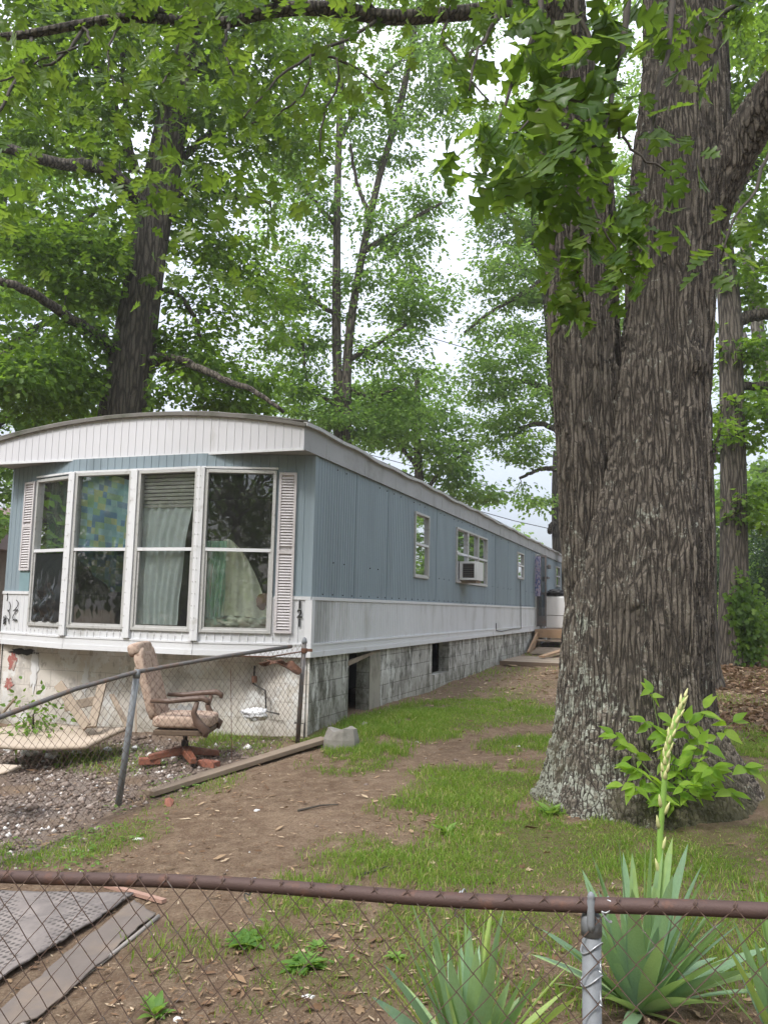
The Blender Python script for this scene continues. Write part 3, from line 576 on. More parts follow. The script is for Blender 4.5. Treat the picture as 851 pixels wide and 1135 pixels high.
cloth('draped_sheet', P1, .1, .8, 1.4, 2.4, -.18, M['cream'], .035, 30, shape=tent, lab='cream sheet draped to a peak behind the right hand front window', cat='sheet')
cloth('mint_curtain', P1, .07, .3, 1.5, 2.34, -.11, M['mint'], .03, 30, lab='yellow green cloth hanging at the left of the right hand front window', cat='curtain')
def lump(name, c, r, m, lab, cat, seed=0, squash=(1,1,1), amp=.25, f=3., nu=28, nv=16):
    def fn(U, V):
        th = U*2*PI; ph = (V-.5)*PI; x = np.cos(ph)*np.cos(th); y = np.cos(ph)*np.sin(th); z = np.sin(ph)
        q = 1+amp*(hnoise(x*f+seed+3, y*f+z*2.3*f, 1, seed)-.5)*2*np.cos(ph)
        return [c[0]+r*squash[0]*x*q, c[1]+r*squash[1]*y*q, c[2]+r*squash[2]*z*q]
    return tag(gridmesh(name, fn, nu, nv, m), lab, cat)
ax = P1.p
lump('folded_blanket', ax(.18,1.45,-.22), .16, M['mint'], 'crumpled mint blanket heaped at the left of the window ledge', 'blanket', 1, (1,.9,.6), .5, 4)
lump('folded_blanket', ax(.43,1.44,-.2), .17, M['cream'], 'crumpled cream blanket in the middle of the window ledge', 'blanket', 5, (1,.9,.55), .5, 4)
lump('folded_blanket', ax(.66,1.43,-.22), .16, plain('pale_floral_blanket', (.5,.55,.45), .95, .3, 25), 'pale floral blanket heaped at the right of the window ledge', 'blanket', 8, (1,.9,.6), .5, 4)
lump('wicker_basket', ax(.71,1.68,-.17), .1, M['wicker'], 'brown wicker ball basket lying on the blankets', 'basket', 2, (1,.8,.95), .15, 6)
mb = MB(); P2.bx(mb, 1.5, 1.68, 1.42, 1.6, -.5, -.3); tag(mb.build('cardboard_box', plain('brown_card', (.35,.2,.13), .8, .1), bevel=.01), 'brown cardboard box behind the sheer curtain', 'box')
# dark ripped plastic in the corner window
pl = plain('glossy_black_plastic', (.02,.022,.024), .18, .2); 
def ripped(U, V):
    uu = .665+U*.62; zz = 1.385+V*.82; cr = .04*np.abs(hnoise(U*4+V*2.5, V*5-U*3, 1, 6)-.5)*2+.03*np.abs(hnoise(U*9, V*8, 1, 7)-.5); oo = .004+cr*np.exp(-((V-.3)/.35)**2)*1.4*np.minimum(1, 4*np.minimum(U,1-U)+.1)
    return [P3.A[0]+P3.e[0]*uu+P3.n[0]*oo, P3.A[1]+P3.e[1]*uu+P3.n[1]*oo, zz]
tag(gridmesh('plastic_sheet', ripped, 60, 60, pl), 'creased black plastic sheet patching the lower corner window', 'plastic sheet')
# air conditioner
ac = thing('window_air_conditioner', 'white window air conditioner sticking out of the triple side window', 'air conditioner', WR.p(6.75,2.17,.2))
mb = MB()
A0, A1, Z0, Z1, O1 = 6.45, 6.98, 2.18, 2.52, .33
for a in ((A0,A0+.02,Z0,Z1,.0,.06),(A0,A0+.02,Z0,Z1,O1-.05,O1),(A0,A0+.02,Z0,Z0+.04,.06,O1-.05),(A0,A0+.02,Z1-.04,Z1,.06,O1-.05),(A0+.02,A1,Z1-.02,Z1,0,O1),(A0+.02,A1,Z0,Z0+.02,0,O1),(A0+.02,A1,Z0+.02,Z1-.02,O1-.02,O1),(A1-.02,A1,Z0+.02,Z1-.02,0,O1-.02)): WR.bx(mb, *a)
mb.build('casing', M['white'], ac)
mb = MB()
for k in range(9): WR.bx(mb, A0+.006, A0+.03, Z0+.05+k*.033, Z0+.062+k*.033, .06, O1-.05)
mb.build('grille', M['railgrey'], ac)
mb = MB(); WR.bx(mb, A0+.04, A1-.04, Z0+.03, Z1-.03, .04, O1-.04); mb.build('coil_block', M['black'], ac)
mb = MB(); WR.bx(mb, A0+.05, A1-.05, Z0-.05, Z0-.004, .015, .3); tag(mb.build('support_shelf', M['wood'], ac))

# ================================================================== GROUND
GR_E = [(470,802,115,20,1.,-8),(540,776,60,12,.75,-10),(405,838,50,18,1.,-10),(360,850,30,10,.5,0),(590,828,60,11,.65,0),(585,795,45,9,.45,0),(500,858,50,8,.5,0),(560,868,105,20,1.,-5),(620,930,150,40,.9,0),(515,962,110,28,.85,0),
        (395,950,60,22,.9,0),(700,955,190,45,.9,0),(835,900,60,55,.9,0),(480,905,50,10,.4,0),(345,1000,60,28,.75,0),(430,1015,100,22,.65,0),(600,1035,200,36,.6,0),(830,840,50,28,.7,0),(820,1050,90,70,.65,0),(300,1045,45,16,.6,0),(520,890,100,16,.85,-4),(350,1085,110,34,.4,0),(560,1090,200,40,.4,0),(200,1060,60,30,.2,0),
        (110,935,75,16,.55,-14),(210,885,60,10,.45,-20),(260,825,50,14,.5,0),(120,845,60,16,.25,0),(340,815,30,10,.6,0),(60,800,40,10,.6,0),(20,950,50,14,.6,0),(250,1120,60,12,.3,0),(560,745,40,7,.5,0)]
def ell(P, E, soft=.45):
    x, y = project(P); out = np.zeros(len(P))
    for cx, cy, rx, ry, w, rot in E:
        c, s = math.cos(math.radians(rot)), math.sin(math.radians(rot)); dx = x-cx; dy = y-cy
        q = np.sqrt(((dx*c+dy*s)/rx)**2+((-dx*s+dy*c)/ry)**2); out = np.maximum(out, w*np.clip((1.25-q)/soft, 0, 1))
    return out
def grass_density(X, Y):
    P = np.stack([X, Y, gh(X, Y)], -1); x, y = project(P); inside = (x > -60) & (x < 910) & (y < 1250) & (Y > 1.0)
    nz = hnoise(X, Y, 2.2, 5)*.55+hnoise(X, Y, 6.5, 6)*.45
    d = ell(P, GR_E, .7)*np.clip((nz*.7+hnoise(X, Y, 14, 7)*.3-.28)*4.6, 0, 1.2)
    dflt = np.clip((hnoise(X, Y, .7, 8)-.35)*3, 0, 1)*np.clip((nz-.3)*3, 0, 1)
    far = np.clip((Y-10)/4, 0, 1); d = np.where(inside, np.maximum(d, .25*far*dflt), dflt)
    return np.clip(d, 0, 1)
GV_E = [(60,850,170,42,.85,0),(0,905,110,50,.9,0),(150,875,90,22,.8,-15),(220,835,80,14,.6,0),(280,815,60,10,.5,0)]
def gravel_density(X, Y):
    P = np.stack([X, Y, gh(X, Y)], -1); return np.clip(ell(P, GV_E)*np.clip((hnoise(X,Y,3,9)-.1)*2, .2, 1), 0, 1)
xs = np.unique(np.concatenate([np.linspace(-220,-14,18), np.linspace(-14,-4.5,60), np.linspace(-4.5,6,290), np.linspace(6,14,60), np.linspace(14,220,18)]))
ys = np.unique(np.concatenate([np.linspace(-120,-4,14), np.linspace(-4,1.5,30), np.linspace(1.5,10,250), np.linspace(10,26,120), np.linspace(26,60,20), np.linspace(60,300,14)]))
GX, GY = np.meshgrid(xs, ys, indexing='ij'); GZ = gh(GX.ravel(), GY.ravel())
_gd = grass_density(GX.ravel(), GY.ravel()); _gv = gravel_density(GX.ravel(), GY.ravel())
GZ = GZ+_gd*.012+np.exp(-(((GX.ravel()-2.6)/.9)**2+((GY.ravel()-6.5)/.6)**2))*.05
i, j = np.meshgrid(np.arange(len(xs)-1), np.arange(len(ys)-1), indexing='ij'); a = (i*len(ys)+j).ravel(); n = len(ys)
mg, nt, bs = mat('packed_dirt'); v = coords(nt)
ag = N(nt, 'Attribute', _attribute_name='grassy'); av = N(nt, 'Attribute', _attribute_name='stony')
d1 = noise(nt, v, 1.1, 6, .6); d2 = noise(nt, v, 9, 8, .7); d3 = noise(nt, v, 55, 6, .75)
dirt = mix(nt, ramp(nt, d1, [(.3,0),(.7,1)]), (.15,.098,.064), (.25,.175,.12)); dirt = mix(nt, ramp(nt, d2, [(.42,0),(.66,.75)]), dirt, (.34,.255,.175)); dirt = mix(nt, ramp(nt, d3, [(.45,0),(.7,.75)]), dirt, (.08,.05,.034))
dirt = mix(nt, ramp(nt, noise(nt, v, 120, 3, .6), [(.62,0),(.68,.8)]), dirt, (.4,.33,.25))
gm = math_(nt, 'MULTIPLY', ag.outputs['Fac'], ramp(nt, d2, [(.25,.5),(.6,1)])); dirt = mix(nt, gm, dirt, mix(nt, d3, (.075,.085,.025), (.19,.16,.075)))
gr = mix(nt, d3, (.17,.14,.125), (.33,.29,.265)); dirt = mix(nt, math_(nt, 'MULTIPLY', av.outputs['Fac'], .8), dirt, gr)
nt.links.new(dirt, bs.inputs['Base Color']); bs.inputs['Roughness'].default_value = .95; bs.inputs['Specular IOR Level'].default_value = .12
bump(nt, math_(nt, 'ADD', d2, math_(nt, 'MULTIPLY', d3, .8)), bs, 1., .03)
go = fastmesh('ground', np.c_[GX.ravel(), GY.ravel(), GZ], np.c_[a, a+n, a+n+1, a+1], mg, smooth=True); go['kind'] = 'structure'
for nm, arr in (('grassy', _gd), ('stony', _gv)):
    at_ = go.data.attributes.new(nm, 'FLOAT', 'POINT'); at_.data.foreach_set('value', arr.astype(np.float32))
def home_inside(X, Y, mg_=.03):
    dx = X-HO[0]; dy = Y-HO[1]; s = dx*HL[0]+dy*HL[1]; t = dx*HD[0]+dy*HD[1]; return (s > -mg_) & (t > -mg_) & (s < HW+mg_) & (t < HLEN)
def scatter(n, x0, x1, y0, y1, dens, frame=True):
    X = RNG.uniform(x0, x1, n); Y = y0+(y1-y0)*RNG.uniform(0, 1, n)**1.25; k = RNG.uniform(0, 1, n) < dens(X, Y); k &= ~home_inside(X, Y)
    k &= (X-1.85)**2/.62**2+(Y-6.7)**2/.6**2 > 1
    if frame:
        x, y = project(np.stack([X, Y, gh(X, Y)], -1)); k &= (x > -150) & (x < 1000) & (y < 1300)
    return X[k], Y[k]
def blades(name, X, Y, h, wdt, lean, m, tint, seg=True):
    n = len(X); Z = gh(X, Y)-.005; th = RNG.uniform(0, 2*PI, n); a2 = RNG.uniform(0, 2*PI, n)
    w = np.stack([np.cos(th), np.sin(th), np.zeros(n)], -1)*wdt[:,None]; L = np.stack([np.cos(a2), np.sin(a2), np.zeros(n)], -1)*(lean*h)[:,None]
    B = np.stack([X, Y, Z], -1); up = np.array([0,0,1.])
    V = np.stack([B-w, B+w, B+w*.7+L*.35+up*(h*.6)[:,None], B-w*.7+L*.35+up*(h*.6)[:,None], B+L+up*(h*(1-.25*lean))[:,None]], 1).reshape(-1, 3)
    k = np.arange(n)[:,None]*5; F = np.concatenate([k+[0,1,2], k+[0,2,3], k+[3,2,4]], 1).reshape(-1, 3)
    return fastmesh(name, V, F, m, attr=np.repeat(np.clip(tint,0,1), 3))
# grass: near lawn + far lawn
X, Y = scatter(1000000, -5, 7, 2.4, 12, lambda a, b: grass_density(a, b)**1.2)
X2, Y2 = scatter(110000, -6, 12, 11, 26, lambda a, b: grass_density(a, b)*.8)
X = np.r_[X, X2]; Y = np.r_[Y, Y2]; n = len(X); dist = Y
tall = hnoise(X, Y, 1.6, 11)
tag(blades('grass', X, Y, RNG.uniform(.02,.06,n)*(.55+1.3*tall)*(1+.3*(dist > 8)), RNG.uniform(.0012,.0024,n)*(1+dist*.12), RNG.uniform(.2,1.1,n), M['grass'], RNG.beta(2,3.2,n)*.85+(hnoise(X,Y,3,12)-.5)*.3+(RNG.uniform(0,1,n) < .13)*.6), 'short patchy green lawn grass growing through the bare dirt', 'grass', kind='stuff')
print('grass', n)
# broad-leaf weeds (clover, dandelion) growing low
WD_E = [(110,935,70,14,1.,-14),(180,880,60,12,.8,-20),(150,845,60,14,.5,0),(245,820,30,12,.9,0),(70,960,60,12,.8,0),(20,945,30,12,.8,0),(350,1085,40,14,.5,0),(230,1118,20,10,.6,0),(300,1045,40,13,1.,0),(350,1070,35,12,1.,0),(430,1060,30,10,.7,0),(490,1045,20,10,.5,0),(475,945,25,8,.5,0),(800,990,40,20,.3,0),(450,800,30,8,.3,0),(60,790,60,14,.8,0)]
X, Y = scatter(90000, -5, 4, 2.4, 9.5, lambda a, b: ell(np.stack([a, b, gh(a, b)], -1), WD_E)*np.clip((hnoise(a,b,7,21)-.38)*5, 0, 1)*.42)
n = len(X); th = RNG.uniform(0, 2*PI, n); d = np.stack([np.cos(th), np.sin(th), RNG.uniform(.1,.9,n)], -1); nr = np.stack([-np.cos(th)*.5, -np.sin(th)*.5, np.ones(n)], -1)+RNG.normal(0,.25,(n,3))
tag(leaves('weeds', np.stack([X, Y, gh(X,Y)+RNG.uniform(.0,.05,n)], -1), d, nr, RNG.uniform(.02,.05,n), 'ovate', M['weed'], None, RNG.beta(2,2,n)), 'low broad leaved weeds and clover in loose green patches', 'weeds', kind='stuff')
print('weeds', n)
# rosettes one could count
def rosette(px, py, r, nl, lab, tb=.4, up=.5):
    p = gpt(px, py); n = nl; th = np.arange(n)*2.4+RNG.normal(0,.2,n); d = np.stack([np.cos(th), np.sin(th), RNG.uniform(up*.3,up*1.6,n)], -1); nr = np.stack([-np.cos(th)*.4, -np.sin(th)*.4, np.ones(n)], -1)
    base = np.repeat((p+[0,0,.005])[None], n, 0)+d*.01
    tag(leaves('weed_rosette', base, d, nr, RNG.uniform(.5,1,n)*r, 'ovate', M['weed'], None, RNG.uniform(tb-.25,tb+.3,n)), lab, 'weed')
rosette(272,1050,.13,34,'large leafy rosette weed on bare dirt at the left edge of the front lawn', .3)
rosette(337,1073,.12,30,'leafy rosette weed just right of the largest rosette', .4)
rosette(352,1052,.06,14,'small round leaved bright weed above the second rosette', .7); rosette(440,1063,.07,16,'bright pale green weed left of the yellow striped yucca', .8)
rosette(495,926,.11,22,'upright pale leaved weed in the middle of the lawn', .7, .9); rosette(172,1128,.09,20,'green weed tuft at the bottom edge beside the rubber edging', .6, 1.); rosette(610,905,.14,16,'thin grassy weed beside the foot of the big tree', .6, 1.2)
# gravel
X, Y = scatter(60000, -7, .5, 3, 9.5, lambda a, b: gravel_density(a, b)**1.3*.75); X2, Y2 = scatter(5200, -5, 6, 2.4, 14, lambda a, b: a*0+.16)
ng = len(X); X = np.r_[X, X2]; Y = np.r_[Y, Y2]; n = len(X); sz = np.r_[RNG.gamma(3,.0046,ng)+.004, RNG.gamma(2,.0028,len(X2))+.002]
O6 = np.array([(1,0,0),(0,1,0),(-1,0,0),(0,-1,0),(0,0,.7),(0,0,-.7)]); F8 = np.array([(0,1,4),(1,2,4),(2,3,4),(3,0,4),(1,0,5),(2,1,5),(3,2,5),(0,3,5)])
V = O6[None]*RNG.uniform(.6,1.3,(n,6,1))*sz[:,None,None]; th = RNG.uniform(0,2*PI,n); c, s = np.cos(th)[:,None], np.sin(th)[:,None]
V = np.stack([V[...,0]*c-V[...,1]*s, V[...,0]*s+V[...,1]*c, V[...,2]], -1)+np.stack([X, Y, gh(X,Y)+sz*.2], -1)[:,None]
tag(fastmesh('gravel', V.reshape(-1,3), (F8[None]+np.arange(n)[:,None,None]*6).reshape(-1,3), M['gravel'], attr=np.repeat(np.clip(RNG.beta(2,3,n)+(RNG.uniform(0,1,n) < .12)*.5,0,1), 8)), 'loose grey and pinkish gravel scattered beside the chair and over the dirt', 'gravel', kind='stuff')
# leaf litter, straw and wood chips
LT_E = [(820,765,60,22,1.,0),(650,1110,220,60,1.,0),(300,1110,300,60,1.,0),(420,1060,140,60,.9,0),(100,960,200,30,.4,0),(450,920,110,30,.45,0),(690,912,160,16,.9,0),(300,1010,160,50,.4,0),(420,800,60,20,.5,0),(250,900,200,60,.25,0),(600,760,60,30,.3,0),(350,1100,250,60,.4,0)]
X, Y = scatter(420000, -4, 10, 2.4, 19, lambda a, b: np.maximum(.14, ell(np.stack([a, b, gh(a, b)], -1), LT_E, .8))*.45)
n = len(X); th = RNG.uniform(0,2*PI,n); d = np.stack([np.cos(th), np.sin(th), RNG.normal(0,.12,n)], -1); nr = RNG.normal(0,.35,(n,3))+[0,0,1]
T0 = LEAF['rhomb'][0].copy(); LEAF['chip'] = (np.array([(0,0,0),(.14,.3,.05),(.05,1,.02),(-.09,.6,0)]), LEAF['rhomb'][1])
sel = RNG.uniform(0,1,n) < .16; P = np.stack([X, Y, gh(X,Y)+.012], -1)
tag(leaves('straw_litter', P[~sel], d[~sel], nr[~sel], (.007+RNG.gamma(1.6,.0115,(~sel).sum()))*(.75+.1*Y[~sel]), 'chip', M['litter'], None, RNG.beta(1.5,1.7,(~sel).sum())), 'dry straw and bark chips strewn over the dirt path', 'litter', kind='stuff')
k = sel & (((X > 3.5) & (Y > 8)) | (Y < 4.6) | ((np.abs(X-1.8) < 1.6) & (Y < 7))); k &= (RNG.uniform(0,1,n) < np.where(Y < 4.8, .3, 1.)); tag(leaves('leaf_litter', P[k], d[k], nr[k], RNG.uniform(.02,.055,k.sum()), 'tri', M['litter'], None, RNG.beta(2,2.6,k.sum())), 'curled brown dead leaves lying under the yuccas and the trees', 'litter', kind='stuff')
X, Y = scatter(26000, 3.6, 10, 8, 18, lambda a, b: np.clip((hnoise(a,b,1.3,71)-.15)*2, 0, 1)*np.clip((a-.25*b-1.2), 0, 1)); n = len(X); th = RNG.uniform(0,2*PI,n)
tag(leaves('leaf_litter', np.stack([X, Y, gh(X,Y)+.015+RNG.uniform(0,.02,n)], -1), np.stack([np.cos(th), np.sin(th), RNG.normal(0,.25,n)], -1), RNG.normal(0,.5,(n,3))+[0,0,1], RNG.uniform(.05,.1,n), 'tri', M['litter'], None, RNG.beta(1.4,4,n)), 'thick brown leaf litter tinted dark for the shade on the slope under the right hand trees', 'litter', kind='stuff')  # dark leaf tints put the shade of the slope into the colour
# a few countable scraps
def scrap(px, py, sx, sy, m, lab, rot=0., cat='scrap', h=.012, g=None, name='paper_scrap'):
    p = gpt(px, py); mb = MB(); k = 7; top = [(sx*math.cos(2*PI*q/k+rot)*(.7+.3*math.sin(q*2.7+px)), sy*math.sin(2*PI*q/k+rot)*(.7+.3*math.cos(q*1.9+py)), h*(.6+.5*math.sin(q*3.+px))) for q in range(k)]
    for q in range(k): a, b = top[q], top[(q+1)%k]; mb.poly([p+[0,0,h*1.3], p+np.array(a), p+np.array(b)]); mb.poly([p+np.array(a), p+[a[0]*1.05,a[1]*1.05,-.01], p+[b[0]*1.05,b[1]*1.05,-.01], p+np.array(b)])
    return tag(mb.build(name, m), lab, cat, g)
scrap(155,931,.06,.03,M['white'],'pair of white paper bits on the dirt by the short grey fence post'); scrap(284,899,.03,.025,M['white'],'white pebble sized scrap in the middle of the dirt path')
scrap(342,1106,.035,.025,M['white'],'white crumpled scrap at the bottom, right of the rubber edging'); scrap(196,1131,.025,.03,M['white'],'white scrap at the very bottom edge among straw')
scrap(188,893,.05,.05,plain('red_brick',(.33,.14,.1),.9,.2),'small broken piece of red brick at the end of the board',0,'brick piece',.05,name='brick_piece'); scrap(575,828,.04,.03,M['white'],'white scrap on the grass left of the big tree')
scrap(465,823,.05,.03,M['white'],'white scrap on dirt between the grass strips'); scrap(403,806,.06,.05,M['stone'],'grey stone beside the dark opening of the foundation',0,'stone',.05,name='stone')
for k, (px, py, s, l_) in enumerate([(32,838,.09,'white rubble lump under the plywood at the far left'),(58,840,.07,'white rubble lump right of the largest lump'),(85,836,.05,'small white rubble lump under the plywood edge'),(10,832,.06,'white rubble lump at the very left edge'),(120,832,.05,'white rubble lump below the plywood corner'),(150,830,.04,'white rubble lump left of the fence post foot')]):
    p = gpt(px, py); lump('rubble', (p[0], p[1], p[2]+s*.25), s, M['white'], l_, 'rubble', k, (1,.8,.6), .5, 2, 12, 8)['group'] = 'white rubble by the plywood'
# black rubber mats and edging, lower left
mm, nt, bs = mat('studded_grey_rubber'); v = coords(nt); vo = N(nt, 'TexVoronoi', Scale=26., Randomness=0.); mp2 = N(nt, 'Mapping'); mp2.inputs['Rotation'].default_value = (0,0,.6); nt.links.new(v, mp2.inputs[0]); nt.links.new(mp2.outputs[0], vo.inputs['Vector'])
dot = ramp(nt, vo.outputs['Distance'], [(.2,1),(.4,0)]); big = noise(nt, v, 4, 8, .7)
nt.links.new(mix(nt, dot, mix(nt, ramp(nt, big, [(.4,0),(.65,1)]), (.23,.20,.185), (.12,.105,.1)), (.075,.065,.06)), bs.inputs['Base Color']); bs.inputs['Roughness'].default_value = .9; bump(nt, dot, bs, .5, .01)
def sheet(name, pxs, m, lab, cat, th=.012, lift=.008, sub=14):
    C4 = [gpt(*p)[:2] for p in pxs]
    def fn(U, V):
        x = (C4[0][0]*(1-U)+C4[1][0]*U)*(1-V)+(C4[3][0]*(1-U)+C4[2][0]*U)*V; y = (C4[0][1]*(1-U)+C4[1][1]*U)*(1-V)+(C4[3][1]*(1-U)+C4[2][1]*U)*V
        e = .035*(hnoise(x, y, 5, 31)-.5)+.02*(hnoise(x, y, 19, 32)-.5); x = x+e*np.minimum(1,(U < .01)+(U > .99)+(V > .99)+(V < .01)); y = y+e*.8*((V > .99)+(V < .01)+(U > .99))
        return [x, y, gh(x, y)+lift+th+.018*(hnoise(x, y, 2.4, 33))**2]
    return tag(gridmesh(name, fn, sub*3, sub*3, m, thick=-th), lab, cat)
sheet('rubber_mat', [(-220,985),(-220,1230),(0,1094),(150,996)], mm, 'large ragged studded grey mat lying on the dirt at lower left', 'mat')
p0 = gpt(150,996); 
sheet('rubber_mat', [(-40,1160),(40,1135),(172,1018),(150,1002)], plain('smooth_grey_rubber', (.15,.125,.11), .9, .25, 6, (.2,.155,.12), 4, .45,.7), 'smooth dark strip of matting beside the studded mat', 'mat', .008, .004)
mb = MB(); A = [gpt(-5,1165), gpt(60,1110), gpt(110,1072), gpt(150,1040), gpt(176,1018)]; mb.tube([a+[0,0,.012] for a in A], .011, 8); tag(mb.build('edging_strip', plain('grey_hose', (.3,.27,.25), .7, .2), smooth=True), 'thin grey edging strip lying along the matting', 'edging')
mb = MB(); mb.beam(gpt(118,984)+[0,0,.015], gpt(182,1002)+[0,0,.015], .035, .02); tag(mb.build('stick', plain('pinkish_stick', (.36,.22,.17), .8, .2)), 'short pinkish stick on the dirt behind the mat corner', 'stick')
for k, (a, b, l_) in enumerate([((400,972),(445,962),'dead stick lying in the lawn behind the front rail'),((330,900),(375,893),'thin stick on the dirt path'),((640,905),(700,925),'curved stick near the foot of the big tree'),((560,1020),(600,1034),'short stick under the front rail')]):
    A, B = gpt(*a), gpt(*b); mb = MB(); mb.tube([A+[0,0,.01], (A+B)/2+[.02,.03,.02], B+[0,0,.01]], [.009,.007,.004], 6); tag(mb.build('stick', M['twig']), l_, 'stick')

# ================================================================== FENCES
def chain(name, P0, P1_, ztop, zbot, w, h, r, m, parent, off, sides=5, jitter=.0, kn=True, zf=None, sag=0.):
    # P0,P1_: plan points; ztop(u), zbot(u) heights along the run
    P0 = np.asarray(P0, float); P1_ = np.asarray(P1_, float); L = np.linalg.norm(P1_-P0); e = (P1_-P0)/L; nn = np.array([e[1], -e[0]]); nn = nn if np.dot(nn, -P0) > 0 else -nn
    mb = MB(); K = int(L/(w/2))
    for i in range(K):
        pts = []; u0 = i*w/2; top = ztop(u0); nz = int((top-zbot(u0))/(h/2)); par = i % 2
        for k in range(nz+1):
            # straight runs with a small bend at each crossing
            odd = (k+par) % 2; u = u0+(w/2 if odd else 0)
            z = top-k*h/2; jx = jitter*(hnoise(u*3, z*3, 1, 41)-.5); jo = jitter*2.5*(hnoise(u*1.1, z*1.4, 1, 43)-.5)
            o = off+(r*.9 if odd == par else -r*.9)+jo+sag*math.sin(min(1,max(0,(top-z)))*PI)
            q = P0+e*(u+jx)+nn*o; pts.append((q[0], q[1], z+jitter*.6*(hnoise(u*2, z*2, 1, 44)-.5)))
        if len(pts) > 2: mb.tube(pts, r, sides, cap=False)
        if kn and par == 0 or kn and i % 2: # twisted knuckle at the top
            a = np.array(pts[0]); b_ = np.array(pts[1]); d = (a-b_)/np.linalg.norm(a-b_)
            if ((0+par) % 2) == 1 or True: mb.tube([a-d*.02, a+d*.004, a+d*.001+np.array([e[0]*.004, e[1]*.004, .012])], r*.95, sides)
    return mb.build(name, m, parent, smooth=True)
def ap(px, py, dep): return np.array([0,0,CAMZ])+ray(px, py)*dep
RL, RR = ap(30,970.5,2.27), ap(780,1009,1.80); rd = (RR-RL)/np.linalg.norm(RR-RL)
ff = thing('chain_link_fence', 'near chain link fence with brown top rail crossing the bottom of the view', 'fence', (RL[0], RL[1], g1(RL[0], RL[1])))
rend0 = RL-rd*1.1; rend1 = RR+rd*1.2
pts = [rend0+(rend1-rend0)*k/24+np.array([0,0,.006*math.sin(k*.8)]) for k in range(25)]
mb = MB(); mb.tube(pts, .0172, 16); mb.build('top_rail', M['rail'], ff, smooth=True)
zt_ = lambda u: rend0[2]+rd[2]*u/np.linalg.norm(rd[:2])+.016
cm = chain('wire_mesh', rend0[:2], rend1[:2], zt_, lambda u: -.12, .081, .088, .0016, M['wirerust'], ff, .0205, 6, .006)
def post(parent, top, base, r, m, cap, nm='post'):
    mb = MB(); d = np.asarray(top)-np.asarray(base); mb.lathe(base, [(r,0),(r,np.linalg.norm(d))], 20, axis=d); o = mb.build(nm, m, parent, smooth=True)
    if cap: mb = MB(); mb.lathe(top, cap, 20, axis=d); mb.build('post_cap', M['galv'], o, smooth=True)
    return o
pp = ap(655,1003,1.875); pn = np.array([rd[1], -rd[0], 0]); pn = pn if np.dot(pn[:2], -pp[:2]) > 0 else -pn
ptop = pp-np.array([0,0,.03]); po = post(ff, ptop, (pp[0], pp[1], -.15), .0215, M['galv'], [(.0235,-.035),(.0235,.0),(.021,.008),(.012,.014)])
mb = MB(); mb.lathe(pp+pn*.0235+np.array([0,0,-.05]), [(.006,0),(.009,.015),(.009,.066),(.0075,.070),(.0085,.074),(.0075,.080),(.004,.085),(.001,.0865)], 14); mb.build('loop_cap', M['galv'], po, smooth=True)
p2_ = pp+rd*1.05
mb = MB()
def tie(c, s, seed):
    a = np.linspace(0, 1, 16); P = []
    for t in a: P.append(c+rd*s*(.012*math.sin(t*9+seed))+pn*(.022+.012*math.sin(t*PI)*s)+np.array([0,0,s*(.022-.055*t)+.006*math.sin(t*14+seed)]))
    mb.tube(P, .0019, 6)
    P = [c+pn*(.019*math.cos(t))+np.array([0,0,.0195*math.sin(t)])+rd*(.002*t) for t in np.linspace(-1.2,4.2,14)]; mb.tube(P, .0019, 6)
for px, py, dep, s in ((280,982,2.13,.8),(512,995,1.97,1.),(672,1004,1.87,.9)): tie(ap(px, py, dep), s, px)
for dz in (-.09,-.16):
    c = pp+np.array([0,0,dz]); mb.tube([c+pn*(.024*math.cos(t))+rd*(.024*math.sin(t))+np.array([0,0,.012*math.sin(t*1.5)]) for t in np.linspace(-2.4,2.4,20)]+[c+rd*.02+pn*.03+np.array([0,0,-.03]), c+rd*.024+pn*.03+np.array([0,0,-.045]), c+rd*.017+pn*.03+np.array([0,0,-.04])], .0018, 6)
mb.build('tie_wires', M['wirenew'], ff, smooth=True)
# side fence
p3 = at(337.5,711,8.66); p3b = np.array([p3[0]-.04, p3[1]+.02, g1(p3[0], p3[1])-.05]); p2 = np.array([-2.02,6.91,1.06]); p2b = np.array([-2.14,6.98,-.12]); e0 = at(0,795,5.78)
dd = (e0-p2); e1 = p2+dd*2.6; e1[2] = e0[2]-.3
sf = thing('chain_link_fence', 'sagging rusty chain link fence running from the near corner of the home towards the left', 'fence', (p2b[0], p2b[1], p2b[2]))
rl_end = at(323,716.5,8.45)
mb = MB(); mb.tube([e1, (e0+e1)/2+[0,0,.02], e0, (e0+p2)/2+[0,0,.03], p2+[0,0,.01], p2*.5+rl_end*.5+[0,0,.015], rl_end], .019, 12); mb.build('top_rail', M['railgrey'], sf, smooth=True)
po = post(sf, p2, p2b, .027, M['galv'], [(.03,-.04),(.03,0),(.018,.03)]); post(sf, p3, p3b, .024, M['railgrey'], [(.028,-.02),(.028,.0),(.02,.03),(.005,.045)]); post(sf, e1, (e1[0]-.05,e1[1],-.6), .027, M['galv'], None)
mb = MB(); mb.lathe(p3-[0,0,.12], [(.03,0),(.032,.01),(.032,.04),(.03,.05)], 12); mb.box(p3-[-.05,0,.09], (.07,.02,.03)); mb.build('bracket', M['rust'], sf)
def run(a, b, zb0, zb1, nm, jit, drop=0.0):
    L = np.linalg.norm((b-a)[:2]); return chain(nm, a[:2], b[:2], lambda u: a[2]+(b[2]-a[2])*u/L+.01-drop, lambda u: zb0+(zb1-zb0)*u/L, .076, .08, .0021, M['wirerust'], sf, .028, 4, jit, True)
run(e1, p2, -.25, -.02, 'wire_mesh', .035); run(p2, np.array([p3[0], p3[1]-.02, rl_end[2]]), -.02, .28, 'wire_mesh', .03)
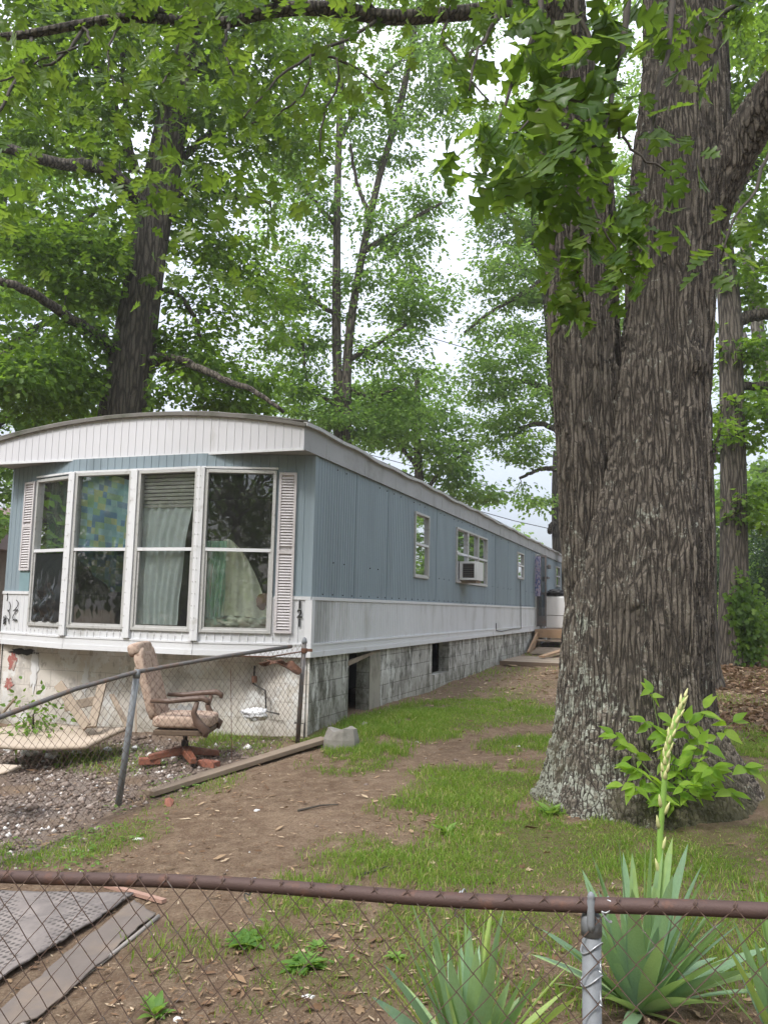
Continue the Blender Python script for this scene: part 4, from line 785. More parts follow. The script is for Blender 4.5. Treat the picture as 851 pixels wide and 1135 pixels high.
mb = MB(); mb.tube([at(250,727,8.05), at(300,728,8.35), p3-[0,0,.1]], .008, 6); mb.tube([at(256,742,8.1), at(257,842,8.1)], .003, 4); mb.build('brace_wire', M['rust'], sf)
# rusty torn sheet hanging at the corner
def rs(U, V): 
    A = at(292,731,8.45); B = at(330,734,8.6); P = A[:,None,None]*(1-U)+B[:,None,None]*U; z = P[2]-(V*(.03+.1*U**2)+.02*np.sin(U*9)*V)-.012*np.sin(U*11); return [P[0]+.05*np.sin(V*4+U*5), P[1]-.08*V+.03*np.sin(U*9), z]
tag(gridmesh('rusted_metal_scrap', rs, 22, 10, M['rust'], thick=.006), 'crumpled rusty metal scrap caught on top of the fence at the corner of the home', 'metal scrap')
lump('plastic_bag', tuple(gpt(285,790)*0+at(283,792,8.78)), .1, M['plastic'], 'crumpled white plastic bag against the front foundation behind the fence', 'plastic bag', 6, (1.3,.5,.7), .6, 3)

# the board on the ground, concrete lump
mb = MB(); A = gpt(165,886)+[0,0,.05]; B = gpt(360,826)+[0,0,.06]; mb.beam(A, B, .13, .045); o = mb.build('timber_plank', plain('weathered_plank', (.25,.195,.145), .85, .25, 3, (.19,.14,.1), 6, .45,.7, stretch=(1,1,1), bmp=.4), bevel=.006); tag(o, 'long weathered timber plank lying along the edge of the gravel', 'plank')
rk = gpt(378,829); mb = MB(); rr = [(1,0),(.6,.7),(-.1,.9),(-.8,.6),(-1,-.1),(-.6,-.75),(.1,-.85),(.75,-.6)]
b = [rk+[x*.19,y*.16,-.03] for x, y in rr]; t = [rk+[x*.145+.01,y*.115,.19+.025*math.sin(k*2.2)] for k, (x, y) in enumerate(rr)]; m_ = [rk+[x*.18,y*.15,.09] for x, y in rr]
for k in range(8): q = (k+1)%8; mb.poly([b[k],b[q],m_[q],m_[k]]); mb.poly([m_[k],m_[q],t[q],t[k]]); mb.poly([t[k],t[q],rk+[.02,0,.16]])
o = mb.build('concrete_block', M['stone'], bevel=.012); tag(o, 'broken grey concrete lump at the far end of the timber plank', 'concrete lump')
# plywood sheets and rubble pile at left
def slab(name, pts3, th, m, lab, cat, warp=.04):
    P = [np.array(p) for p in pts3]
    def fn(U, V):
        q = [(P[0][k]*(1-U)+P[1][k]*U)*(1-V)+(P[3][k]*(1-U)+P[2][k]*U)*V for k in range(3)]; q[2] = q[2]+warp*(2*U-1)**2+.01*(hnoise(U*6, V*6, 1, 3)-.5); return q
    return tag(gridmesh(name, fn, 20, 10, m, thick=-th), lab, cat)
slab('plywood_sheet', [at(-60,828,8.0), at(96,834,8.1), at(143,812,8.7), at(40,804,9.1)], .035, M['ply'], 'bleached warped plywood sheet lying below the front foundation', 'plywood', .03)
slab('plywood_sheet', [at(-30,866,6.6), at(10,858,6.55), at(24,852,6.7), at(-30,845,6.9)], .02, M['ply'], 'small broken plywood piece at the left edge on the gravel', 'plywood', .01)
# broken wooden frame leaning on the wall
wf = thing('sawhorse', 'broken grey wooden frame leaning between the plywood and the chair', 'sawhorse', tuple(at(85,800,8.55)))
for a, b, wd in (((65,758),(97,806),.10),((114,757),(102,806),.09)):
    mb = MB(); mb.beam(at(*a,8.75), at(*b,8.4), wd, .03, up=(0,-1,.2)); mb.build('leg', M['wood'], wf, bevel=.004)
mb = MB(); mb.beam(at(72,784,8.6), at(108,776,8.62), .09, .03, up=(0,-1,.2)); mb.build('cross_rail', M['wood'], wf, bevel=.004)
for k, (a, b, l_) in enumerate([((124,770),(142,806),'thin grey board leaning on the wall left of the chair'),((0,795),(16,775),'dead branch poking up at the left edge'),((150,740),(151,812),'thin dark rod standing behind the chair')]):
    mb = MB(); mb.beam(at(*a,8.75), at(*b,8.4), .05 if k == 0 else .02, .02); tag(mb.build(('board','branch','rod')[k], M['wood']), l_, ('board','branch','rod')[k])

# ---------------------------------------------------------------- the swivel chair
ch = thing('swivel_armchair', 'tattered high backed floral swivel armchair with wooden arms standing on gravel', 'armchair')
def superell(name, c, sx, sy, sz, m, parent, ax, e=.35, nu=40, nv=22, tuft=0, seed=0):
    A = np.array(ax, float)
    def fn(U, V):
        th = U*2*PI; ph = (V-.5)*PI; sg = lambda q, k: np.sign(q)*np.abs(q)**k
        x = sg(np.cos(ph), e)*sg(np.cos(th), e)*sx; y = sg(np.cos(ph), e)*sg(np.sin(th), e)*sy; z = sg(np.sin(ph), e)*sz
        k = 1+tuft*(np.cos(x*2*PI/.16)*np.cos(z*2*PI/.16)-.3)+.05*(hnoise(x*9+seed, z*9+y*7, 1, 3)-.5); y = y*k
        return [c[i]+A[0][i]*x+A[1][i]*y+A[2][i]*z for i in range(3)]
    return gridmesh(name, fn, nu, nv, m, parent)
cb = at(205,829,8.15); cz = g1(cb[0], cb[1]); cb[2] = cz; ch.location = tuple(cb)
fw = np.array([1.,-.02,0]); fw /= np.linalg.norm(fw); sdv = np.array([-fw[1], fw[0], 0]); upv = np.array([0,0,1.])
H_ = lambda f_, s_, z_: cb+fw*f_+sdv*s_+upv*z_
lean = .30; bu = np.array([-math.sin(lean)*fw[0], -math.sin(lean)*fw[1], math.cos(lean)]); bf = np.cross(sdv, bu)
superell('seat_cushion', H_(.0,0,.40), .29, .25, .065, M['uphol'], ch, (fw, sdv, upv), .4)
bc = H_(-.27,0,.46)+bu*.30
superell('backrest', bc, .24, .058, .36, M['uphol'], ch, (sdv, bf, bu), .38, tuft=.22)
superell('headrest_roll', bc+bu*.34-bf*.03, .235, .075, .07, M['uphol'], ch, (sdv, bf, bu), .55)
mb = MB(); mb.box(H_(.0,0,.30), (.5,.48,.05), (fw, sdv, upv)); mb.build('seat_pan', M['plyedge'], ch, bevel=.01)
for s_ in (-1, 1):
    mb = MB(); q = [H_(-.27,s_*.28,.60), H_(-.1,s_*.29,.60), H_(.1,s_*.29,.625), H_(.22,s_*.29,.635), H_(.27,s_*.29,.61), H_(.27,s_*.29,.575)]
    mb.tube(q, [.02,.025,.028,.03,.028,.018], 10); mb.tube([H_(.17,s_*.29,.60), H_(.14,s_*.285,.5), H_(.18,s_*.28,.40), H_(.27,s_*.275,.33), H_(.25,s_*.27,.28)], [.022,.028,.04,.04,.025], 10)
    mb.build('armrest', M['armwood'], ch, smooth=True)
mb = MB(); mb.lathe(H_(0,0,.10), [(.035,0),(.035,.1),(.022,.1),(.022,.18)], 14); mb.build('swivel_column', M['black'], ch)
base = []
for k in range(4):
    a = k*PI/2+.5; dv = fw*math.cos(a)+sdv*math.sin(a); mb = MB(); b0 = cb+upv*.12; w_ = np.cross(dv, upv)
    mb.hexa([b0+w_*.04-upv*.05, b0-w_*.04-upv*.05, b0-w_*.035+dv*.34-upv*.09, b0+w_*.035+dv*.34-upv*.09, b0+w_*.04+upv*.03, b0-w_*.04+upv*.03, b0-w_*.03+dv*.34-upv*.035, b0+w_*.03+dv*.34-upv*.035])
    f_ = mb.build('base_foot', M['woodred'], ch, bevel=.01)
    mb = MB(); mb.lathe(cb+dv*.31+upv*.025-w_*.012, [(.002,0),(.025,.002),(.025,.022),(.002,.024)], 12, axis=w_); mb.build('castor', M['black'], f_)

for k, (dx, dy, rz, l_) in enumerate([(-.3,-.12,.3,'red brick lying under the left foot of the armchair'),(.28,-.2,-.5,'red brick lying under the right foot of the armchair')]):
    mb = MB(); c = cb+np.array([dx,dy,.02]); mb.box(c, (.2,.1,.06), ((math.cos(rz),math.sin(rz),0),(-math.sin(rz),math.cos(rz),0),(0,0,1))); tag(mb.build('brick', plain('old_red_brick', (.26,.1,.065), .9, .3, 20), bevel=.006), l_, 'brick')
# ---------------------------------------------------------------- steps, deck, pallet, washing machine at the side door
def hb(mb, s0, s1, t0, t1, z0, z1): return mb.hexa([(*st(s,t), z) for z in (z0,z1) for s, t in ((s0,t0),(s1,t0),(s1,t1),(s0,t1))])
dk = thing('wooden_steps', 'tan and grey wooden landing with open steps below the side door', 'steps', (*st(-.8,15.4), .45))
mb = MB()
for k in range(9): hb(mb, -1.65, -.05, 14.7+k*.26, 14.94+k*.26, 1.10, 1.14)
mb.build('landing', M['woodnew'], dk); mb = MB(); hb(mb, -1.66, -.05, 14.64, 14.68, .92, 1.13); mb.build('fascia_board', M['woodnew'], dk)
mb = MB(); hb(mb, -1.62, -.1, 14.35, 14.66, .83, .87); mb.build('step_tread', M['wood'], dk); mb = MB(); hb(mb, -1.62, -.1, 13.95, 14.3, .62, .66); mb.build('step_tread', M['woodnew'], dk)
for s in (-1.6,-.12):
    mb = MB(); mb.beam((*st(s,13.2), .5), (*st(s,14.75), 1.0), .05, .2); mb.build('stringer', M['woodnew'], dk)
for s in (-1.6,-.9,-.12):
    for t in (14.8,16.8): mb = MB(); hb(mb, s-.045, s+.045, t-.045, t+.045, .3, 1.09); mb.build('support_post', M['wood'], dk)
pl_ = thing('wooden_pallet', 'grey weathered plank platform lying low before the steps', 'platform', (*st(-.7,11.6), .4))
mb = MB()
for k in range(8): hb(mb, -1.5, -.12, 9.7+k*.27, 9.95+k*.27, .52+.005*(k % 3), .55+.005*(k % 3))
mb.build('planks', M['wood'], pl_); mb = MB(); hb(mb, -1.52, -.1, 9.66, 9.7, .46, .55); mb.build('edge_board', M['plyedge'], pl_)
mb = MB(); hb(mb, -1.5, -.12, 11.8, 11.86, .42, .52); mb.build('bearer', M['wood'], pl_)
mb = MB(); hb(mb, -1.4, -1.2, 9.62, 9.8, .30, .45); tag(mb.build('concrete_block', M['stone'], bevel=.01), 'small pale block under the edge of the low platform', 'block')
mb = MB(); mb.beam((*st(-.8,11.0),.60), (*st(-1.2,12.9),.74), .14, .04); tag(mb.build('loose_board', M['woodnew']), 'tan board propped from the low platform up to the steps', 'board')
rp_ = MB()
for k in range(6): hb(rp_, -1.5, -.25, 12.75+k*.2, 12.93+k*.2, .56+k*.02, .59+k*.02)
tag(rp_.build('ramp', M['wood']), 'sloping plank ramp between the low platform and the steps', 'ramp')
wm = thing('washing_machine', 'white top loading washing machine on the landing outside the side door', 'washing machine', (*st(-.62,16.1), 1.14))
mb = MB(); hb(mb, -.84, -.16, 15.75, 16.4, 1.17, 2.05); mb.build('cabinet', M['white'], wm, bevel=.02)
mb = MB(); hb(mb, -.84, -.16, 16.3, 16.42, 2.055, 2.2); mb.build('control_panel', M['black'], wm, bevel=.02); mb = MB(); hb(mb, -.82, -.18, 15.78, 16.28, 2.055, 2.075); mb.build('lid', M['white'], wm, bevel=.008)
mb = MB(); hb(mb, -.845, -.155, 15.744, 15.749, 1.52, 1.535); mb.build('seam', M['railgrey'], wm); mb = MB(); hb(mb, -.15,-.12,15.72,15.76,1.17,2.1); mb.build('side_edge', M['black'], wm)
lump('plastic_bag', (*st(-.45,15.95), 2.17), .22, M['black'], 'lumpy black bag lying on top of the washing machine', 'bag', 4, (1.3,1,.5), .5, 3)

# ================================================================== TREES
def depthF(P): return P[1]*math.cos(PITCH)+(P[2]-CAMZ)*math.sin(PITCH)
def pl3(lst):                            # [(px,py,Y,r_px)] -> points, radii in metres
    P = np.array([at(a, b, y) for a, b, y, r in lst]); R = np.array([r*depthF(p)/FPX for p, (_, _, _, r) in zip(P, lst)]); return P, R
def resamp(P, R, n):
    s = np.r_[0, np.cumsum(np.linalg.norm(np.diff(P, axis=0), axis=1))]; k = len(P); t = np.linspace(0, s[-1], n)
    # Catmull-Rom
    M_ = np.gradient(P, s, axis=0) if k > 2 else np.repeat((P[1:]-P[:1])/s[-1], 2, 0)
    MR = np.gradient(R, s) if k > 1 else R*0
    i = np.clip(np.searchsorted(s, t, side='right')-1, 0, k-2); h = s[i+1]-s[i]; u = (t-s[i])/h; u2 = u*u; u3 = u2*u
    a, b, c, d = 2*u3-3*u2+1, u3-2*u2+u, -2*u3+3*u2, u3-u2
    Q = a[:,None]*P[i]+(b*h)[:,None]*M_[i]+c[:,None]*P[i+1]+(d*h)[:,None]*M_[i+1]
    return Q, a*R[i]+b*h*MR[i]+c*R[i+1]+d*h*MR[i+1]
def trunkmesh(name, P, R, m, parent, nu, nv, flare=None, lob=.05, seed=0, knots=()):
    P, R = resamp(P, R, nv); T = np.gradient(P, axis=0); T /= np.linalg.norm(T, axis=1)[:,None]
    X = np.cross(T, [0,1.,0]); X /= np.linalg.norm(X, axis=1)[:,None]; Yv = np.cross(X, T)   # X lateral, Y towards +y side
    th = np.linspace(0, 2*PI, nu, endpoint=False); ct, sn = np.cos(th), np.sin(th); z = P[:,2]
    rad = R[:,None]*(1+lob*(np.cos(3*th+seed)[None]*np.sin(z*.9+seed)[:,None]+.7*np.cos(5*th-seed)[None]*np.cos(z*1.3)[:,None])+.03*np.cos(9*th[None]+z[:,None]*.8+seed))
    if flare:
        zb, hgt, amt, lobes = flare; fz = np.clip(1-(z-zb)/hgt, 0, 1)**2.2
        l_ = sum(a*np.maximum(0, np.cos((th-t0)*.5))**w for t0, w, a in lobes)
        rad = rad+R[:,None]*amt*fz[:,None]*(.35+l_[None])
    V = P[:,None]+rad[...,None]*(ct[None,:,None]*X[:,None]-sn[None,:,None]*Yv[:,None])
    for kp, kr, ka in knots:
        d = np.linalg.norm(V-np.array(kp), axis=2); o = (V-P[:,None]); o /= np.linalg.norm(o, axis=2)[...,None]; V = V+o*(ka*np.exp(-(d/kr)**2))[...,None]
    i, j = np.meshgrid(np.arange(nv-1), np.arange(nu), indexing='ij'); a = (i*nu+j).ravel(); b = (i*nu+(j+1) % nu).ravel()
    return fastmesh(name, V.reshape(-1,3), np.c_[a, b, b+nu, a+nu], m, parent, smooth=True)
# --- the big oak
oak = thing('oak_tree', 'huge forked tree with deeply furrowed lichen spotted bark in the right foreground', 'tree', (1.87,6.75,.2))
P, R = pl3([(712,905,6.75,100),(710,870,6.75,92),(706,830,6.75,87),(704,790,6.75,82),(705,740,6.75,79),(707,690,6.75,76.5),(711,640,6.75,73),(717,590,6.75,68),(722,550,6.75,62),(728,500,6.75,56.5),(733,430,6.75,51),(740,370,6.75,47),(744,300,6.75,47),(749,230,6.76,50),(755,150,6.78,49),(758,90,6.8,45),(757,20,6.85,42),(755,-70,6.9,40),(750,-200,7,34)])
P[0][2] = .0
LOB = [(PI,10,.75),(2.35,16,.42),(1.45,14,.5),(.15,12,.8),(4.2,12,.5),(.8,18,.35)]
trunkmesh('trunk', P, R, M['bark'], oak, 560, 1150, flare=(.1, 1.0, .34, LOB), lob=.022, knots=[(at(765,400,6.45),.12,.05),(at(700,660,6.2),.1,.03)])
P, R = pl3([(676,760,6.85,28),(668,700,6.85,35),(662,640,6.85,36),(656,580,6.87,34),(653,520,6.88,34.5),(651,460,6.9,35.5),(648,400,6.92,37),(644,330,6.95,37),(642,260,6.98,38),(636,180,6.98,37),(628,100,6.9,34),(618,20,6.8,30),(606,-80,6.7,26),(590,-200,6.6,22)])
trunkmesh('stem', P, R, M['bark'], oak, 300, 900, lob=.025, seed=2)
P, R = pl3([(738,345,6.8,20),(752,300,6.75,27),(771,255,6.7,29),(793,205,6.6,25),(822,155,6.5,23),(860,100,6.3,22),(920,10,6.,20),(1000,-120,5.6,16)])
trunkmesh('limb', P, R, M['bark'], oak, 180, 420, lob=.03, seed=4)
P, R = pl3([(612,22,6.75,11),(585,8,6.6,9.5),(558,9,6.4,9),(500,15,6.1,8),(420,18,5.9,8),(380,11,5.8,8),(330,9,5.7,7.5),(290,14,5.65,7),(255,24,5.6,6),(200,23,5.5,5.5),(150,19,5.4,5.5),(90,27,5.3,5),(30,38,5.25,4.5),(-70,46,5.2,3.5)])
LIMB1 = resamp(P, R, 120)
trunkmesh('limb', P, R, M['barklimb'], oak, 36, 300, lob=.05, seed=5)
mb = MB(); fine = []
def twig(lst, mbx=None, n=14, sides=6):
    P, R = pl3(lst); Q, r = resamp(P, R, n); Q = Q+RNG.normal(0, .006, Q.shape); (mbx or mb).tube(Q, np.maximum(r, .0015), sides); return Q
for l_ in ([(160,18,5.4,5),(152,0,5.3,4),(140,-30,5.2,3)],[(200,22,5.5,4),(170,8,5.4,3.5),(140,-8,5.2,3)],[(330,9,5.7,4),(300,-4,5.6,4),(270,-20,5.5,3)],[(40,36,5.3,2.5),(28,70,5.1,2.2),(0,122,4.9,1.8),(-20,150,4.8,1.5)],[(95,27,5.3,2.4),(70,62,5.2,1.8),(30,80,5.1,1.4),(0,92,5,1)],
           [(558,9,6.4,3),(545,30,6.2,2.4),(520,62,6.,1.8),(500,85,5.9,1.2)],[(420,18,5.9,2.5),(400,35,5.8,2),(345,60,5.6,1.8),(300,95,5.4,1.3),(270,130,5.2,1)],[(345,60,5.6,1.6),(375,66,5.7,1.5),(400,80,5.7,1.2),(425,100,5.7,1)],
           [(375,66,5.7,1.5),(374,92,5.7,1.4),(358,130,5.6,1.2),(355,170,5.6,1.)],[(345,62,5.6,1.3),(340,95,5.5,1.2),(310,125,5.4,1),(280,135,5.3,.8)],[(420,18,5.9,3),(405,0,5.8,3),(395,-20,5.8,3)],[(200,24,5.5,2),(196,60,5.4,1.5),(180,95,5.2,1.2)],[(255,24,5.6,2),(250,55,5.4,1.5),(262,90,5.3,1.)],
           [(90,28,5.3,1.8),(100,45,5.2,1.5),(60,60,5.1,1.2),(38,70,5,1)],[(500,15,6.1,2),(490,40,6,1.6),(512,75,5.9,1.2),(540,110,5.8,.9)],[(140,20,5.4,1.6),(120,55,5.2,1.2),(128,100,5,.9)],
           [(690,-60,3.4,5),(694,20,3.35,4),(680,90,3.3,3.2),(664,160,3.2,2.6),(652,220,3.15,2.),(642,280,3.1,1.6),(646,330,3.1,1.2)],[(600,-60,3.6,4),(596,20,3.5,3.2),(575,80,3.4,2.4),(552,140,3.3,1.6),(548,170,3.25,1.2)],[(680,90,3.3,2.4),(650,110,3.2,1.8),(600,120,3.1,1.4),(570,150,3.,1)],
           [(750,-60,3.8,4),(740,40,3.7,3),(728,110,3.6,2.2),(715,170,3.5,1.6),(708,215,3.45,1.2)],[(672,125,3.3,2),(700,165,3.3,1.5),(735,190,3.3,1)],[(664,160,3.2,1.6),(630,170,3.1,1.3),(610,190,3.1,1)],[(652,220,3.15,1.6),(668,250,3.1,1.2),(690,300,3.1,.8)],
           [(640,-60,3.3,4),(640,10,3.2,3),(655,50,3.2,2)],[(870,120,4.2,3),(840,200,4.1,2),(812,245,4.,1.5),(796,290,4.,1)],[(560,-50,4.2,3),(550,20,4.1,2.4),(528,60,4.,1.8),(520,100,3.9,1.2)],[(850,-40,4.2,4),(810,10,4.,3),(780,30,3.9,2)]):
    fine.append(twig(l_))
mb.build('twigs', M['twig'], oak, smooth=True)
# leaf whorls
LP, LD, LN, LS, LT = [], [], [], [], []
def whorl(c, n, size, tb=.5, spread=.05, down=.55):
    for k in range(n):
        a = RNG.uniform(0, 2*PI); d = np.array([math.cos(a), math.sin(a), -down+RNG.normal(0,.35)]); LP.append(np.asarray(c)+RNG.normal(0, spread, 3)); LD.append(d)
        LN.append(np.array([-math.cos(a)*.3, -math.sin(a)*.3, 1.])+RNG.normal(0,.45,3)); LS.append(size*RNG.uniform(.7,1.2)); LT.append(tb+RNG.normal(0,.27))
for px, py, Y, n, s in [(640,20,3.2,5,.19),(600,30,3.4,5,.18),(670,30,3.3,5,.19),(700,20,3.5,4,.18),(590,75,3.3,5,.18),(625,70,3.2,5,.19),(655,75,3.1,5,.19),(690,70,3.3,4,.18),(575,110,3.2,4,.18),(560,150,3.1,4,.18),(545,175,3.1,3,.17),(610,120,3.1,5,.18),(640,120,3.2,4,.18),(620,160,3.1,5,.17),(650,170,3.1,4,.17),
        (635,200,3.,5,.16),(612,225,3.1,4,.15),(640,240,3.1,4,.15),(620,260,3.1,3,.14),(700,215,3.3,5,.16),(690,245,3.2,4,.16),(725,205,3.3,3,.15),(735,190,3.3,3,.13),(650,275,3.1,4,.12),(640,300,3.1,4,.12),(642,335,3.1,3,.11),(660,285,3.1,4,.1),(685,300,3.1,4,.11),(700,300,3.2,3,.1),(665,250,3.1,3,.12),(760,30,3.9,5,.17),(790,60,4.,4,.16),(820,20,4.,5,.17),(770,100,4.,3,.15),(840,60,4.2,4,.16),(730,20,3.8,4,.17),(755,150,3.9,3,.14),(810,-10,4,5,.17),(630,335,3.1,4,.13),(655,320,3.1,4,.13),(700,250,3.2,4,.14),(718,235,3.3,4,.15),(655,360,3.1,3,.11),(690,320,3.1,4,.12),(540,195,3.,4,.17),(525,170,3.1,3,.16),(735,225,3.4,3,.14),(705,275,3.2,3,.13),(630,285,3.1,4,.14),(620,310,3.1,3,.12),
        (796,285,4.,5,.17),(800,250,4.,3,.13),(815,235,4.1,3,.13),(540,20,4.1,5,.17),(520,60,4.,4,.15),(530,100,3.9,4,.15),(725,120,3.6,4,.16),(780,30,3.8,4,.15),(740,60,3.7,4,.16),(575,200,3.2,3,.16),(655,205,3.1,4,.16),(560,60,3.7,5,.16),(640,-20,3.2,5,.18),(600,-30,3.5,5,.17),(700,-30,3.5,5,.17),(580,10,3.6,5,.17),(570,170,3.1,4,.19),(548,145,3.0,4,.19),(690,275,3.15,3,.14),(620,190,3.,4,.17),(600,150,3.05,4,.18),(670,110,3.15,4,.18),(655,145,3.1,4,.18),(700,110,3.3,3,.17),(625,45,3.25,5,.19),(665,0,3.25,5,.18)]:
    whorl(at(px, py, Y), n+1, s*.82, .45, .06)
LQ, LR_ = LIMB1
for k in range(480):
    px = RNG.uniform(-30, 600); t = RNG.beta(1., 1.7); py = -60+t*(400 if px < 330 else 300); 
    if px > 440 and py > 190: continue
    if 330 < px and hnoise(px/70, py/70, 1, 51) < .35: continue
    if hnoise(px/50, py/40, 1, 52) < .34: continue
    whorl(at(px, py, RNG.uniform(4.4, 7.5)), RNG.integers(3,7), RNG.uniform(.10,.15), .62, .12, .45)
for q in fine[:16]:
    for p in q[4::3]: whorl(p, 3, .12, .55, .05)
# crown above the view, so that the yard lies in the same leafy shade
for k in range(900):
    a = RNG.uniform(0, 2*PI); r = 5.2*math.sqrt(RNG.uniform()); z = RNG.uniform(7.2, 12.5); c = np.array([1.5+r*math.cos(a), 6.3+r*math.sin(a), z]); x_, y_ = project(c[None])
    if y_[0] > -60 and c[1] > .5: continue
    whorl(c, 6, .2, .45, .3)
leaves('crown', np.array(LP), np.array(LD), np.array(LN), np.array(LS), 'oak', M['oakleaf'], oak, np.array(LT))
print('oak leaves', len(LP))

# --- generic tree: trunk and limbs given, twigs grown towards points spread through the crown
def grow(name, label, stems, limbs, blobs, leafmat, barkm, lsize=.15, per=38, kind='tri', group=None, cat='tree', tb=.5, nu=28, ll=.55, flat=.3, reach=1.6, twr=.009, clear=None):
    P0 = at(*stems[0][0][:3]) if len(stems[0][0]) == 4 else np.array(stems[0][0][:3])
    T = thing(name, label, cat, (P0[0], P0[1], max(g1(P0[0], P0[1]), -1)), group)
    nodes = []; nr = []
    for k, s in enumerate(stems):
        P, R = pl3(s); Q, r = resamp(P, R, 60); nodes.append(Q[8:]); nr.append(r[8:]); trunkmesh('trunk' if k == 0 else 'stem', P, R, barkm, T, nu, 160, lob=.04, seed=k+len(label))
    mb = MB()
    for l_ in limbs:
        P, R = pl3(l_); Q, r = resamp(P, R, 26); Q = Q+RNG.normal(0, .012, Q.shape); mb.tube(Q, np.maximum(r, .004), 8); nodes.append(Q); nr.append(r)
    nodes = np.concatenate(nodes); nrad = np.concatenate(nr)
    tg = []
    for px, py, Y, rx, ry, rd_, n in blobs:
        c = at(px, py, Y); F = depthF(c); v = RNG.normal(0, 1, (n, 3)); v /= np.linalg.norm(v, axis=1)[:,None]; v *= RNG.uniform(.15, 1, (n,1))**.45
        tg.append(c+v*np.array([rx*F/FPX, rd_, ry*F/FPX]))
    tg = np.concatenate(tg); pos = []; dirs = []; nod = [nodes]; nds = nodes; rr = nrad
    d0 = np.array([np.min(np.linalg.norm(nodes-t, axis=1)) for t in tg])
    for t in tg[np.argsort(d0)]:
        dv = t-nds; dist = np.linalg.norm(dv, axis=1)+np.maximum(0, -dv[:,2])*.9; i = int(np.argmin(dist)); a = nds[i]; L = np.linalg.norm(t-a)
        md = (a+t)/2+RNG.normal(0, .1, 3)*L*.5+np.array([0,0,.1*L]); s = np.linspace(0, 1, 6)[:,None]; Q = (1-s)**2*a+2*s*(1-s)*md+s*s*t; Q[1:-1] += RNG.normal(0, .03*min(L,1), (4,3))
        r0 = min(rr[i]*.7, twr+.011*L); mb.tube(Q, np.linspace(r0, .004, 6), 4, cap=False)
        nds = np.r_[nds, Q[2:]]; rr = np.r_[rr, np.linspace(r0, .005, 6)[2:]]
        k = per; u = RNG.beta(2.2, 1, k); b = Q[np.minimum((u*5).astype(int), 5)]; hd = (t-a)/max(L,.01)
        off = RNG.normal(0, 1, (k,3))*np.array([ll, ll, ll*flat])*(.35+.65*u[:,None])*.62; pos.append(b+off); o = off/(np.linalg.norm(off, axis=1)[:,None]+1e-6)
        dirs.append(o*.8+hd*.4+np.array([0,0,-.35])+RNG.normal(0,.3,(k,3)))
    mb.build('branches', barkm, T, smooth=True)
    pos = np.concatenate(pos); dirs = np.concatenate(dirs); n = len(pos); nrm = RNG.normal(0,.5,(n,3))+[0,0,1.]
    cl = np.repeat(RNG.normal(0,.2,len(pos)//per), per)  # tint per spray, spread wide to paint darker shadow masses into the crown
    if clear:                             # few sprays hang before the bole
        (xa, ya), (xb, yb_), hw = clear; x_, y_ = project(pos); xc = xa+(xb-xa)*(y_-ya)/(yb_-ya)
        keep = ~((np.abs(x_-xc) < hw) & (y_ > 185) & (pos[:,1] < 15.2)) | (hnoise(x_/22, y_/22, 1, 61) > .8); pos, dirs, cl, nrm = pos[keep], dirs[keep], cl[keep], nrm[keep]; n = len(pos)
    leaves('crown', pos, dirs, nrm, RNG.uniform(.65,1.25,n)*lsize, kind, leafmat, T, tb+cl+RNG.normal(0,.17,n)); print(name, n)
    return T
# left tree behind the home
grow('oak_tree', 'tall thick tree standing close behind the left side of the home', [[(118,760,15,40),(124,640,15,31),(130,540,15,28),(137,460,15,26.5),(149,380,15,23.5),(158,320,15,21),(169,250,15,20),(182,185,15,19),(194,120,15,16),(205,70,15,13),(214,15,15,11),(222,-80,15,9),(228,-200,15,6)]],
 [[(128,400,15,9),(120,384,14.6,7.5),(97,364,13.9,6.5),(62,342,13.2,5.5),(25,320,12.6,5),(-50,297,12,5)],[(166,238,15,11),(152,222,14.6,9),(132,198,14.0,7.5),(104,183,13.4,7),(62,181,12.8,6.5),(25,170,12.4,6),(-50,150,12,5)],
  [(165,400,15,9),(185,396,14.6,5),(215,406,14.2,4.4),(248,421,13.9,3.8),(280,433,13.7,3),(315,455,13.6,2)],[(150,190,15,7),(140,158,14.8,6),(127,122,14.6,6),(112,84,14.4,5.5),(94,46,14.2,5),(75,0,14,4),(60,-60,14,4)],[(140,120,14.8,3),(136,80,14.6,3),(138,40,14.5,3),(150,-20,14.5,2)],
  [(178,322,15.1,4),(196,326,15.2,3),(212,345,15.3,2.6),(225,380,15.4,2)],[(190,220,15,6),(215,205,15.3,4),(250,215,15.6,3),(300,225,16,2)],[(205,90,15,6),(240,60,15.5,4),(290,20,16,3),(330,-40,16.3,3)],[(140,300,15,4),(120,280,14.7,3),(90,262,14.4,2)],[(182,200,15,5),(230,150,15.4,3.5),(280,120,15.8,2.5)],
  [(214,0,15,7),(180,-60,14.6,5),(120,-120,14,4)],[(215,0,15,7),(270,-60,15.6,5),(340,-120,16,4)]],
 [(40,430,14,60,34,1.6,46),(-20,380,14,50,60,1.6,30),(70,300,14,70,40,1.5,50),(20,240,14,60,50,1.5,36),(110,400,14.3,50,35,1.,20),(215,380,15.8,45,55,1.5,40),(255,435,15.8,60,26,1.2,34),(60,150,14,80,50,1.6,46),(110,60,14.2,90,60,1.8,60),(20,40,13.8,70,60,1.6,40),(240,250,15.8,60,60,1.6,46),(230,150,15.6,70,55,1.6,46),(270,60,15.8,80,60,1.8,56),(180,20,15,80,60,1.6,40),(140,250,14.0,40,40,.6,14),(165,300,14.0,30,30,.5,6),(330,130,16.2,50,60,1.5,30),(200,-90,15,180,70,2.5,70),(40,-80,14,120,60,2,40),(180,440,14.2,40,20,.4,6),(300,330,16,40,50,1.5,16)],
 M['leafA'], M['barkfar'], .115, 68, tb=.45, clear=((150,380),(182,200),22))
